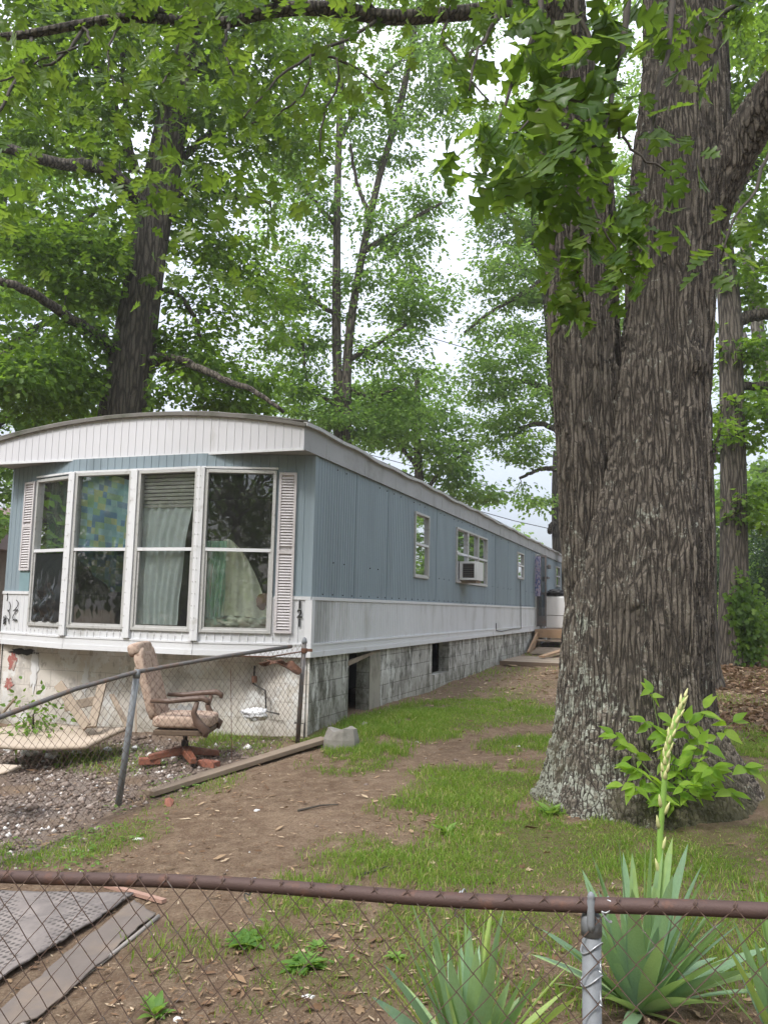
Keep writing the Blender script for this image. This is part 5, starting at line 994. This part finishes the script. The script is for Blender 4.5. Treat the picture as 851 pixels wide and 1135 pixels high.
# far left, behind
grow('maple_tree', 'dense green tree filling the far left behind the home', [[(-40,800,21,16),(-30,600,21,14),(-20,450,21,12),(-10,300,21,9),(10,150,21,6)]], [[(-25,500,21,6),(10,460,21,4),(50,440,21,3)],[(-20,420,21,6),(30,370,21,4),(80,340,21,3)],[(-10,330,21,5),(50,280,21,4),(110,230,21,3)]],
 [(0,520,21,40,40,2,30),(20,450,21,60,40,2,50),(70,420,22,60,40,2,50),(50,340,21,80,50,2,60),(40,240,21,80,60,2,50),(110,300,22,60,60,2,44),(60,140,21,80,60,2,40),(-10,580,20,30,16,1.2,10),(90,490,23,50,30,1.5,14)], M['leafB'], M['barkfar'], .17, 40, tb=.42)
# slender pair in the middle
grow('tulip_tree', 'slender double trunked tree rising behind the middle of the roof', [[(377,770,24,7),(376,640,24,6.5),(376,540,24,6),(376,470,24,5.5),(373,380,24,5),(373,300,24,4.5),(374,220,24,4.),(376,140,24,3.5),(378,70,24,3.5),(380,-20,24,2.5)],[(386,600,24,6),(383,540,24,6),(384,470,24,5.5),(385,400,24,5),(390,350,24,4.5),(400,290,24.2,4),(410,240,24.4,4),(422,190,24.6,3.5),(440,130,24.8,4),(455,60,25,3),(470,-40,25,2)]],
 [[(373,250,24,3),(350,225,24,2.5),(325,190,24,2),(310,150,24,1.5)],[(400,280,24.2,4),(430,262,24.4,3),(462,240,24.5,2.4),(490,225,24.6,1.5)],[(375,160,24,3),(395,120,24,2.5),(420,90,24,2),(450,60,24,1.5)],[(374,350,24,3),(345,330,23.8,2.4),(320,300,23.6,2)],[(385,400,24,3),(420,380,24.2,2.5),(450,360,24.3,2)],[(376,450,24,3),(345,430,23.8,2),(335,380,23.8,1.6)],[(410,240,24.4,3),(395,200,24.2,2),(388,160,24,1.5)],[(384,430,24,2.5),(410,440,24,2),(440,430,24,1.6)],[(378,100,24,3),(350,60,24,2),(330,20,24,2)]],
 [(320,400,24,50,50,2,40),(300,310,23.6,50,50,2,40),(330,230,24,50,50,2,40),(320,150,24,50,50,2,36),(375,330,24.6,40,40,1,16),(430,400,24.4,50,40,2,40),(455,330,24.5,40,35,2,34),(440,250,24.6,50,40,2,36),(480,215,24.6,30,30,1.4,14),(420,150,24.5,55,45,2,40),(460,90,24.8,50,50,2,36),(380,60,24,60,60,2,44),(480,20,25,60,50,2,36),(350,450,24,50,28,1.6,34),(440,455,24.6,60,34,1.6,40),(420,300,24.3,30,30,1.2,12),(330,30,24,60,50,2,36),(500,330,24.6,16,24,.8,4),(395,480,24,50,16,1.5,20),(500,110,25,40,60,1.6,26),(470,330,25,30,60,1.2,20),(345,340,24.5,40,60,1.5,20),(500,10,25,60,50,2,30),(400,-60,24,120,60,2,50)],
 M['leafB'], M['barkfar'], .13, 54, tb=.5, ll=.6)
# lower far tree at mid distance behind the roof
grow('maple_tree', 'lower pale green tree behind the roof, right of the slender pair', [[(470,740,33,6),(468,620,33,5.5),(465,540,33,5),(462,480,33,4),(462,420,33,3)]], [[(466,560,33,3),(490,520,33,2),(520,500,33,1.5)],[(464,520,33,3),(440,490,33,2),(420,470,33,1.5)]],
 [(440,480,33,50,34,2.4,50),(490,510,33,40,30,2.2,44),(470,440,33,40,36,2.2,40),(525,545,33,26,16,1.6,16),(420,440,33,40,30,2,30),(500,470,33,24,20,1.5,14),(540,550,33,14,10,1,5),(390,450,33,40,30,2,24),(340,470,33,40,20,2,20)], M['leafB'], M['barkfar'], .2, 40, tb=.6, ll=.75)
# tree between the gap and the big trunk
grow('maple_tree', 'full light green tree seen left of the big forked trunk', [[(640,740,27,12),(636,620,27,11),(632,540,27,10),(622,470,27,8.5),(615,430,27,8),(612,380,27,7),(607,330,27,6),(602,290,27,5),(590,230,27,4),(580,160,27,3)]],
 [[(612,335,27,4),(604,312,26.8,3.4),(580,325,26.6,2.6),(550,342,26.4,2),(515,368,26.2,1.2)],[(606,310,27,3),(585,300,26.8,2.4),(560,290,26.6,2)],[(616,440,27,4),(590,425,26.8,3),(560,420,26.5,2)],[(622,480,27,4),(600,470,26.8,3),(575,475,26.6,2)],[(600,285,27,3),(575,255,27,2),(555,230,27,1.6)],[(628,520,27,4),(600,520,27,2.4),(575,530,27,1.5)]],
 [(575,240,27,42,44,2,46),(560,310,26.6,40,36,2,40),(600,290,28,30,60,1.5,30),(560,390,26.6,46,34,2,40),(590,440,27,36,34,2,34),(550,450,27,34,28,2,26),(575,500,27,36,26,1.6,24),(590,560,27,24,20,1.2,9),(600,350,28,26,60,1.5,24),(600,190,27,40,30,1.6,26),(540,480,27,20,16,1,6),(530,350,26.4,12,16,.8,4),(660,300,28,40,120,2,30),(600,120,27,60,50,2,34),(540,150,27.5,40,30,1.6,14),(690,60,27,40,80,1.6,40),(690,210,27,30,80,1.4,36),(688,340,27,14,60,1,24),(530,420,26.5,20,30,1,12),(540,250,27,20,40,1,10)], M['leafB'], M['barkfar'], .135, 58, tb=.72, ll=.6)
# dark snag between roof end and trunk
grow('dead_tree', 'dark bare snag standing just beyond the far end of the roof', [[(624,740,30,9),(622,640,30,8),(619,600,30,7.5),(618,560,30,7),(619,500,30,6)]], [[(618,580,30,4),(611,582,29.8,3),(609,590,29.8,3)],[(619,510,30,4),(630,470,30,3),(640,420,30,2)]], [(630,500,30.5,20,30,1,3)], M['leafB'], M['barkfar'], .15, 20, tb=.5)
# right hand trees
grow('oak_tree', 'straight brown tree with ivy at its foot at the right edge', [[(816,745,16,24),(815,720,16,19),(813,690,16,16.5),(813,640,16,15),(812,560,16,14),(811,480,16,13),(810,400,16,12.5),(809,350,16,12),(803,290,16,10.5),(797,240,16,9),(795,180,16,8),(796,100,16,6),(800,0,16,5),(805,-100,16,4)]],
 [[(812,362,16,8),(825,352,16,7),(850,348,15.9,6.5),(900,350,15.7,5)],[(812,430,16,5),(830,428,16,5),(860,430,16,5),(900,436,16,4)],[(798,250,16,5),(815,215,16,4),(840,180,16,3)],[(796,180,16,4),(815,140,16,3),(845,110,16,2)],[(800,300,16,3),(790,280,16,2)]],
 [(835,300,16,30,40,1.2,20),(850,220,16,40,50,1.2,26),(830,120,16,50,60,1.5,36),(850,390,16,36,24,1,18),(835,470,16,40,40,1.2,26),(800,60,16,60,60,1.6,36),(850,20,16,60,60,1.6,40),(795,500,16.4,14,40,.6,8),(840,560,16,34,30,1,16),(900,300,16,50,200,1.5,50),(797,390,16.5,10,40,.5,4)], M['leafA'], M['barkfar'], .14, 34, tb=.5, ll=.45)
grow('birch_tree', 'pale thin leaning tree at the right edge behind the brown one', [[(880,745,22,11),(872,600,22,10),(862,480,22,9),(850,420,22,8),(840,370,22,7),(832,310,22,6.5),(822,250,22,6),(818,190,22,5),(815,100,22,4)]], [[(832,310,22,3),(850,280,22,2),(870,260,22,2)],[(850,430,22,4),(835,400,22,3),(820,360,22,2)]],
 [(850,330,22,30,40,1.4,20),(830,430,22,36,40,1.4,26),(800,560,23,26,40,1.4,18),(845,540,22,30,40,1.4,26),(830,200,22,40,60,1.5,24),(800,300,22,16,60,1,8)], M['leafB'], M['barkpale'], .15, 30, tb=.6, ll=.45)
grow('ash_tree', 'slim brown trunk half hidden right beside the big forked tree', [[(789,762,13,15),(787,740,13,11),(785,690,13,9),(784,620,13,8.5),(782,540,13,8),(780,450,13,7),(778,350,13,6),(777,220,13,5),(779,80,13,4),(785,-80,13,2.5)]], [[(782,540,13,3),(792,500,13,2),(798,470,13,1.4)]], [(800,480,13,10,22,.4,5),(776,300,13.4,16,40,.6,6),(785,-60,13,70,70,1.5,30),(800,60,13.5,30,50,.8,12)], M['leafA'], M['barkfar'], .1, 22, tb=.5, ll=.3)
# background wood, individually built trees in a far row
k = 0
for px, Y, top, w_, tb, lab in [(-60,46,430,70,.35,'first far tree at the left edge of the background row'),(60,50,470,60,.45,'far tree behind the left end of the roof'),(180,48,440,70,.4,'far tree behind the thick tree beyond the roof'),(290,52,460,60,.45,'far tree low behind the roof left of the slender pair'),(395,50,490,50,.5,'far tree low behind the roof right of the slender pair'),
                              (560,48,585,26,.55,'far low tree showing through the gap above the roof'),(700,44,450,60,.4,'far tree hidden mostly by the big trunk'),(800,40,520,34,.4,'far tree between the big trunk and the brown one'),(860,38,470,50,.35,'far dense tree at the right edge')]:
    grow('background_tree', lab, [[(px,735,Y,6),(px,690,Y,5),(px+3,660,Y,4),(px,max(top+30,560),Y,2.5)]], [], [(px,(top+640)/2,Y,w_,(640-top)/2,3,46),(px-w_*.4,640,Y-1,w_*.6,30,2.4,16),(px+w_*.4,645,Y-1,w_*.6,30,2.4,16)], M['leafB'] if k % 2 else M['leafA'], M['barkfar'], .34, 44, group='far trees beyond the yard', tb=tb, ll=1.1, nu=12); k += 1
def bush(name, lab, px, py, Y, rx, ry, rd_, n, m, ls, tb=.5, kind='rhomb', per=60):
    c = at(px, py, Y); b = gpt(px, 745) if False else None; grow(name, lab, [[(px,py+ry,Y,2),(px,py,Y,1.4),(px,py-ry*.5,Y,1)]], [], [(px,py,Y,rx,ry,rd_,n)], m, M['barkfar'], ls, per, kind, cat='bush', tb=tb, nu=10, ll=.3, flat=.8)
bush('evergreen_bush', 'dark evergreen bush between the two right hand trunks', 793,650,22,14,40,1.,34,M['leafD'],.09)
bush('evergreen_bush', 'tall dark evergreen at the right edge behind the brown tree', 853,640,20,34,60,1.2,90,M['leafD'],.09)
bush('garden_bush', 'bright yellow green bush seen low beside the big trunk', 792,685,19,12,18,.6,16,M['shoot'],.08,.55)
bush('garden_bush', 'bright green bush at the right edge behind the ivy', 848,695,17.5,20,26,.6,30,M['leafA'],.08,.7)
bush('privet_bush', 'green weeds growing against the front foundation at the left', 37,800,8.7,9,16,.12,9,M['weed'],.07,.35,'ovate',26)
# ivy on the brown tree
c = at(826,690,15.6); n = 1500; v = RNG.normal(0,1,(n,3))*[.13,.12,.38]; v[:,0] += -.1*np.sign(v[:,2])*.6; d = RNG.normal(0,.6,(n,3))+[0,-.6,-.8]
tag(leaves('ivy', c+v+np.array([.02,-.0,0]), d, RNG.normal(0,.5,(n,3))+[0,-1,.5], RNG.uniform(.07,.13,n), 'tri', M['leafA'], None, RNG.beta(2,3,n)), 'glossy ivy climbing the foot of the brown tree at the right', 'ivy')
# trees on the other side of the street, mirrored in the window panes
for k, (x, y, hh, lab) in enumerate([(-11,-5,11,'tree across the yard mirrored in the front windows'),(-6,-11,13,'tall tree behind the viewer on the left'),(0,-13,12,'tall tree behind the viewer in the middle'),(7,-10,12,'tall tree behind the viewer, right of the middle one'),(13,-4,11,'tree behind the viewer on the right'),(-14,2,10,'tree off to the left of the yard'),(16,6,12,'tree off to the right of the yard'),(-13,10.5,9,'tree beside the left end of the home outside the view'),(18,15,13,'tree farther off to the right outside the view'),(-18,-3,12,'far tree off to the left behind the viewer')]):
    T = thing('street_tree', lab, 'tree', (x, y, g1(x, y)), 'trees around the yard outside the view'); mb = MB(); mb.tube([(x,y,-.5),(x+.1,y,hh*.4),(x-.1,y+.2,hh*.8)], [.3,.22,.08], 12)
    n = 15000; v = RNG.normal(0,1,(n,3)); v /= np.linalg.norm(v, axis=1)[:,None]; cl = RNG.normal(0,1,(110,3)); cl /= np.linalg.norm(cl, axis=1)[:,None]; cl *= RNG.uniform(.2,1,(110,1))**.4*[4.2,3.4,hh*.42]
    for q in cl[:24]: mb.tube([(x,y,hh*.35),(x+q[0]*.5,y+q[1]*.5,hh*.5+q[2]*.4),(x+q[0],y+q[1],hh*.55+q[2])], [.07,.04,.015], 5)
    mb.build('trunk', M['barkfar'], T); p = cl[RNG.integers(0,110,n)]+v*RNG.uniform(0,.9,(n,1))+[x,y,hh*.55]
    leaves('crown', p, v+[0,0,-.4], RNG.normal(0,.5,(n,3))+[0,0,1], RNG.uniform(.18,.3,n), 'rhomb', M['leafA'], T, RNG.beta(2,2,n))

# ================================================================== YARD PLANTS
# sapling shoots at the foot of the oak
sap = thing('sapling', 'bright green leafy sapling shoots growing against the foot of the big tree', 'sapling', tuple(gpt(752,893)))
mb = MB(); LPs, LDs, LNs, LSs = [], [], [], []
base = gpt(752,893); base[1] = 6.0; base = at(752,896,5.95)
for tip, Y in [((722,768),6.),((680,815),6.),((780,785),5.8),((812,800),5.75),((825,850),5.7),((790,850),5.6),((700,850),5.8),((740,820),5.8),((765,870),5.6),((735,885),5.7),((812,880),5.7),((715,800),5.95),((760,800),5.8),((690,870),5.8),((775,825),5.65)]:
    e = at(*tip, Y); md = (base*.45+e*.55)+RNG.normal(0,.04,3)+[0,0,.08]; s = np.linspace(0,1,12)[:,None]; Q = (1-s)**2*base+2*s*(1-s)*md+s*s*e; mb.tube(Q, np.linspace(.006,.002,12), 5)
    for j in range(3, 12):
        for sg in (-1, 1):
            if RNG.uniform() < .38: continue
            a = RNG.uniform(0,2*PI); d = np.array([sg*.9+RNG.normal(0,.3), -.35+RNG.normal(0,.35), RNG.normal(-.25,.3)]); LPs.append(Q[j]+RNG.normal(0,.012,3)); LDs.append(d); LNs.append(np.array([0,-.55,.8])+RNG.normal(0,.35,3)); LSs.append(RNG.uniform(.08,.14)*(.7+.04*j))
    for q_ in range(2): LPs.append(Q[-1]); LDs.append((Q[-1]-Q[-3])/np.linalg.norm(Q[-1]-Q[-3])+RNG.normal(0,.3,3)); LNs.append(np.array([0,-.5,.8])); LSs.append(.12)
mb.build('stems', plain('green_stem', (.14,.2,.06), .6, .2), sap); leaves('foliage', np.array(LPs), np.array(LDs), np.array(LNs), np.array(LSs), 'ovate', M['shoot'], sap, RNG.beta(2.4,2,len(LPs)))
# yuccas
def yucca(base, tips, lab, w0=.024, tb=.4, back=26, blen=.5, ytips=()):
    Y = thing('yucca_plant', lab, 'yucca', tuple(base)); V, F, TT = [], [], []
    def blade(tip, w, t, bend=.12):
        tip = np.asarray(tip, float); L = np.linalg.norm(tip-base); d = tip-base; hz = np.array([d[0], d[1], 0]); hn = np.linalg.norm(hz); side = np.cross(d, [0,0,1.]) if hn > .03 else np.array([1.,0,0]); side /= np.linalg.norm(side)
        ro = RNG.normal(0,.3)+.15; nn_ = np.cross(side, d/L); side = side*math.cos(ro)+nn_*math.sin(ro); nn_ = np.cross(side, d/L)
        K = 9; b = len(V); start = base+np.array([hz[0], hz[1], 0])/(hn+.01)*.03
        for k in range(K+1):
            u = k/K; c = start*(1-u)+tip*u+np.array([0,0,1])*bend*L*math.sin(u*PI)*.6; ww = 1.6*w*min(1, .55+1.3*u)*(1-u**2.6)**.8+.0004
            V.extend([c-side*ww+nn_*ww*.22, c, c+side*ww+nn_*ww*.22])
        for k in range(K):
            a = b+k*3; F.extend([(a,a+1,a+4,a+3),(a+1,a+2,a+5,a+4)]); tv = t+(.22 if (u > .9) else 0); TT.extend([t+RNG.normal(0,.04), t+RNG.normal(0,.04)])
    for tp in tips: blade(at(*tp[:3]), w0*RNG.uniform(.85,1.15), tp[3] if len(tp) > 3 else tb+RNG.normal(0,.15), .06)
    for k in range(back):
        a = RNG.uniform(0,2*PI); el_ = RNG.uniform(.12,1.25); L = blen*RNG.uniform(.7,1.1); blade(base+np.array([math.cos(a)*math.cos(el_), math.sin(a)*math.cos(el_), math.sin(el_)])*L, w0*RNG.uniform(.6,1), tb+RNG.normal(0,.18), .1*(1-el_/1.4))
    fastmesh('leaf_blades', np.array(V), np.array(F), M['yucca'], Y, attr=np.clip(TT,0,1), smooth=True); return Y
yb = np.array([1.075,3.5,.06])
yu = yucca(yb, [(685,930,3.5),(700,945,3.45,.6),(715,935,3.5,.6),(735,930,3.6,.62),(745,928,3.6,.62),(762,935,3.6),(722,932,3.5,.65),(778,958,3.5),(788,958,3.45,.45),(745,970,3.2,.35),(660,955,3.5),(655,945,3.5),(812,985,3.4,.3),(805,1020,3.2,.25),(800,1022,3.15,.3),(830,1075,3.1,.2),(815,1060,3.1,.3),(840,1100,3.2,.2),(600,1030,3.4,.25),(620,1045,3.3,.3),(640,1000,3.4,.35),(668,985,3.3,.3),(700,985,3.1,.2),(610,1090,3.2,.4),(850,1050,3.3,.3),(780,1110,3.,.2),(735,1040,3.0,.15)],
       'large blue green yucca with a budding flower stalk behind the fence post', .021, .32, 46, .56)
# flower stalk
P = np.array([yb+[0.03,.12,.1], at(731,990,3.6), at(731,930,3.6), at(735,880,3.58), at(738,840,3.56), at(744,812,3.55), at(752,790,3.55), at(758,773,3.55)]); Q, r = resamp(P, np.array([.013,.013,.013,.012,.011,.012,.012,.004]), 40)
mb = MB(); mb.tube(Q, r, 12); sk = mb.build('flower_stalk', plain('green_stalk', (.22,.38,.08), .5, .15), yu, smooth=True)
mb = MB()
def bract(c, d, L, w):
    d = d/np.linalg.norm(d); mb.tube([c, c+d*L*.25, c+d*L*.6, c+d*L], [w*.5, w, w*.8, .001], 8)
for k in range(46):
    i = 22+int(17.5*(k/46)); T = Q[min(i+1,39)]-Q[i-1]; T /= np.linalg.norm(T); a = k*2.4; o = np.array([math.cos(a), math.sin(a)*.9, 0])
    if k > 13: bract(Q[i]+o*.006, T*1.+o*.28, .044, .0105*(1-.35*k/46))
for i, a in ((10,.3),(14,3.4),(17,.6),(20,3.2),(22,.2),(23,2.8)):
    T = Q[i+1]-Q[i]; T /= np.linalg.norm(T); o = np.array([math.cos(a), -.5, 0]); bract(Q[i]+o*.009, T+o*.28, .062, .009)
mb.build('buds', plain('pale_yellow_bud', (.52,.52,.24), .5, .15, 40, (.5,.36,.22), 30, .55,.75), sk, smooth=True)
yucca(np.array([.35,3.12,-.03]), [(432,1005,3.1,.55),(455,998,3.15,.6),(472,1000,3.15,.55),(492,1010,3.1,.4),(505,1005,3.1,.7),(515,1010,3.1,.5),(538,1003,3.1,.65),(545,1000,3.15,.85),(480,1020,3.05,.5),(520,1025,3.05,.45),(555,1015,3.1,.5),(445,1035,3.05,.45),(566,1030,3.1,.45),(560,1000,3.2,.5),(425,1068,3.,.2),(412,1105,2.95,.15),(405,1060,3.1,.9),(640,1105,2.9,.85),(632,1068,3.,.8),(600,1080,3.,.25),(585,1075,3.,.3),(528,1050,2.95,.5),(478,1040,2.95,.3),(450,1020,3.,.3),(645,1125,2.9,.5),(498,1060,2.9,.35),(548,1060,2.9,.4)],
      'yellow striped green yucca at the bottom middle left of the fence post', .021, .6, 30, .46)
yucca(np.array([1.5,3.12,.05]), [(833,970,3.1,.6),(842,985,3.1,.55),(812,1020,3.1,.4),(800,1040,3.05,.85),(858,1000,3.1,.9),(870,985,3.1,.5),(790,1085,3.,.3),(835,1040,3.,.15),(850,1030,3.,.7),(880,1020,3.,.5)], 'narrow yucca cut by the right edge of the view', .02, .4, 16, .42)

# ================================================================== FAR LEFT SHED AND WIRES
shd = thing('neighbour_house', 'brown house with a low pitched roof at the far left edge', 'house', (-13.5,24,.2))
mb = MB(); mb.box((-15,26,1.6), (7,6,3)); mb.build('wall', plain('tan_wall', (.2,.16,.13), .8, .2), shd)
mb = MB(); mb.hexa([(-19,22.6,3.05),(-10.9,22.6,3.05),(-10.9,29.4,3.05),(-19,29.4,3.05),(-19,25.8,4.5),(-11.4,25.8,4.5),(-11.4,26.2,4.5),(-19,26.2,4.5)]); mb.build('roof', plain('brown_shingle', (.16,.11,.1), .85, .3, 20), shd)
mb = MB(); mb.box((-12.2,22.98,1.5), (.9,.05,1.2)); mb.build('window', M['dark'], shd)
for k, (a, b) in enumerate([((500,525,46),(640,560,46)),((500,555,46),(640,590,46)),((480,372,40),(640,415,40))]):
    A, B = at(*a), at(*b); d = B-A; mb = MB(); mb.tube([A-d*1.5, A+[0,0,-.15], (A+B)/2+[0,0,-.25], B+[0,0,-.15], B+d*1.5], .022, 5); tag(mb.build('utility_wire', M['black']), ['highest faint wire crossing the sky gap','second faint wire above the far end of the roof','lowest faint wire above the far end of the roof'][(0,1,2)[k]] if k < 0 else ['upper of two faint wires above the far end of the roof','lower of two faint wires above the far end of the roof','single faint wire high in the sky gap'][k], 'wire')

# air
import os
mb = MB(); mb.box((0,60,18), (170,180,46)); mb.v = [(x, y, z) for x, y, z in mb.v]
hz = mb.build('haze', None); m_, nt, bs = mat('thin_humid_air'); nt.nodes.remove(bs); pv = N(nt, 'VolumePrincipled', Density=.0014, Anisotropy=.3); pv.inputs['Color'].default_value = (1,.99,.97,1); nt.links.new(pv.outputs[0], nt.nodes['Material Output'].inputs['Volume']); hz.data.materials.append(m_); hz['kind'] = 'stuff'; hz['label'] = 'thin humid haze that pales the distant trees'
hz['category'] = 'haze'
if os.environ.get('NOHAZE'): bpy.data.objects.remove(hz)
# ================================================================== LIGHT, SKY, CAMERA
w = bpy.data.worlds.new('World'); SC.world = w; w.use_nodes = True; nt = w.node_tree; bg = nt.nodes['Background']; out = nt.nodes['World Output']
SE, SR = math.radians(50), math.radians(218)
sky = N(nt, 'TexSky', _sky_type='NISHITA', _sun_disc=False, _sun_elevation=SE, _sun_rotation=SR, _air_density=1., _dust_density=4.); nt.links.new(sky.outputs[0], bg.inputs[0]); bg.inputs[1].default_value = .05
b2 = N(nt, 'Background'); tc = N(nt, 'TexCoord'); mp = N(nt, 'Mapping'); mp.inputs['Scale'].default_value = (1,1,2.2); nt.links.new(tc.outputs['Generated'], mp.inputs[0])
cl = noise(nt, mp.outputs[0], 2.2, 6, .55); spw = N(nt, 'SeparateXYZ'); nt.links.new(tc.outputs['Generated'], spw.inputs[0]); cie = math_(nt, 'MULTIPLY_ADD', math_(nt, 'MAXIMUM', spw.outputs[2], 0.), 1.08, .15); nt.links.new(mix(nt, 1., ramp(nt, cl, [(.35,(.78,.82,.95)),(.7,(1,1,1.06))]), cie, 'MULTIPLY'), b2.inputs[0]); b2.inputs[1].default_value = 1.
ad = N(nt, 'AddShader'); nt.links.new(bg.outputs[0], ad.inputs[0]); nt.links.new(b2.outputs[0], ad.inputs[1]); nt.links.new(ad.outputs[0], out.inputs[0])
sl = bpy.data.lights.new('sun', 'SUN'); sl.energy = 1.5; sl.angle = math.radians(11); sl.color = (1,.98,.95); so = bpy.data.objects.new('sun', sl); COL.objects.link(so)
sdx = np.array([math.sin(SR)*math.cos(SE), math.cos(SR)*math.cos(SE), math.sin(SE)]); so.rotation_euler = Vector(-sdx).to_track_quat('-Z', 'Y').to_euler(); so.location = (0,0,30)
cam = bpy.data.cameras.new('camera'); co = bpy.data.objects.new('camera', cam); COL.objects.link(co); SC.camera = co
cam.sensor_fit = 'VERTICAL'; cam.sensor_height = 24; cam.lens = FPX/1135*24; cam.clip_start = .05; cam.clip_end = 2000
cp, sp = math.cos(PITCH), math.sin(PITCH); fwd = Vector((0,cp,sp)); up0 = Vector((0,-sp,cp)); rt0 = Vector((1,0,0)); cr, sr = math.cos(ROLL), math.sin(ROLL)
rt = rt0*cr+up0*sr; up = up0*cr-rt0*sr   # image axes
co.matrix_world = Matrix(((rt.x, up.x, -fwd.x, 0), (rt.y, up.y, -fwd.y, 0), (rt.z, up.z, -fwd.z, CAMZ), (0,0,0,1)))
SC.view_settings.view_transform = 'Standard'; SC.view_settings.look = 'None'; SC.view_settings.gamma = 1; SC.view_settings.exposure = 1.1
SC.cycles.max_bounces = 7; SC.cycles.diffuse_bounces = 3; SC.cycles.glossy_bounces = 3; SC.cycles.transmission_bounces = 4; SC.cycles.transparent_max_bounces = 10; SC.cycles.use_denoising = True
SC.cycles.caustics_reflective = False; SC.cycles.caustics_refractive = False
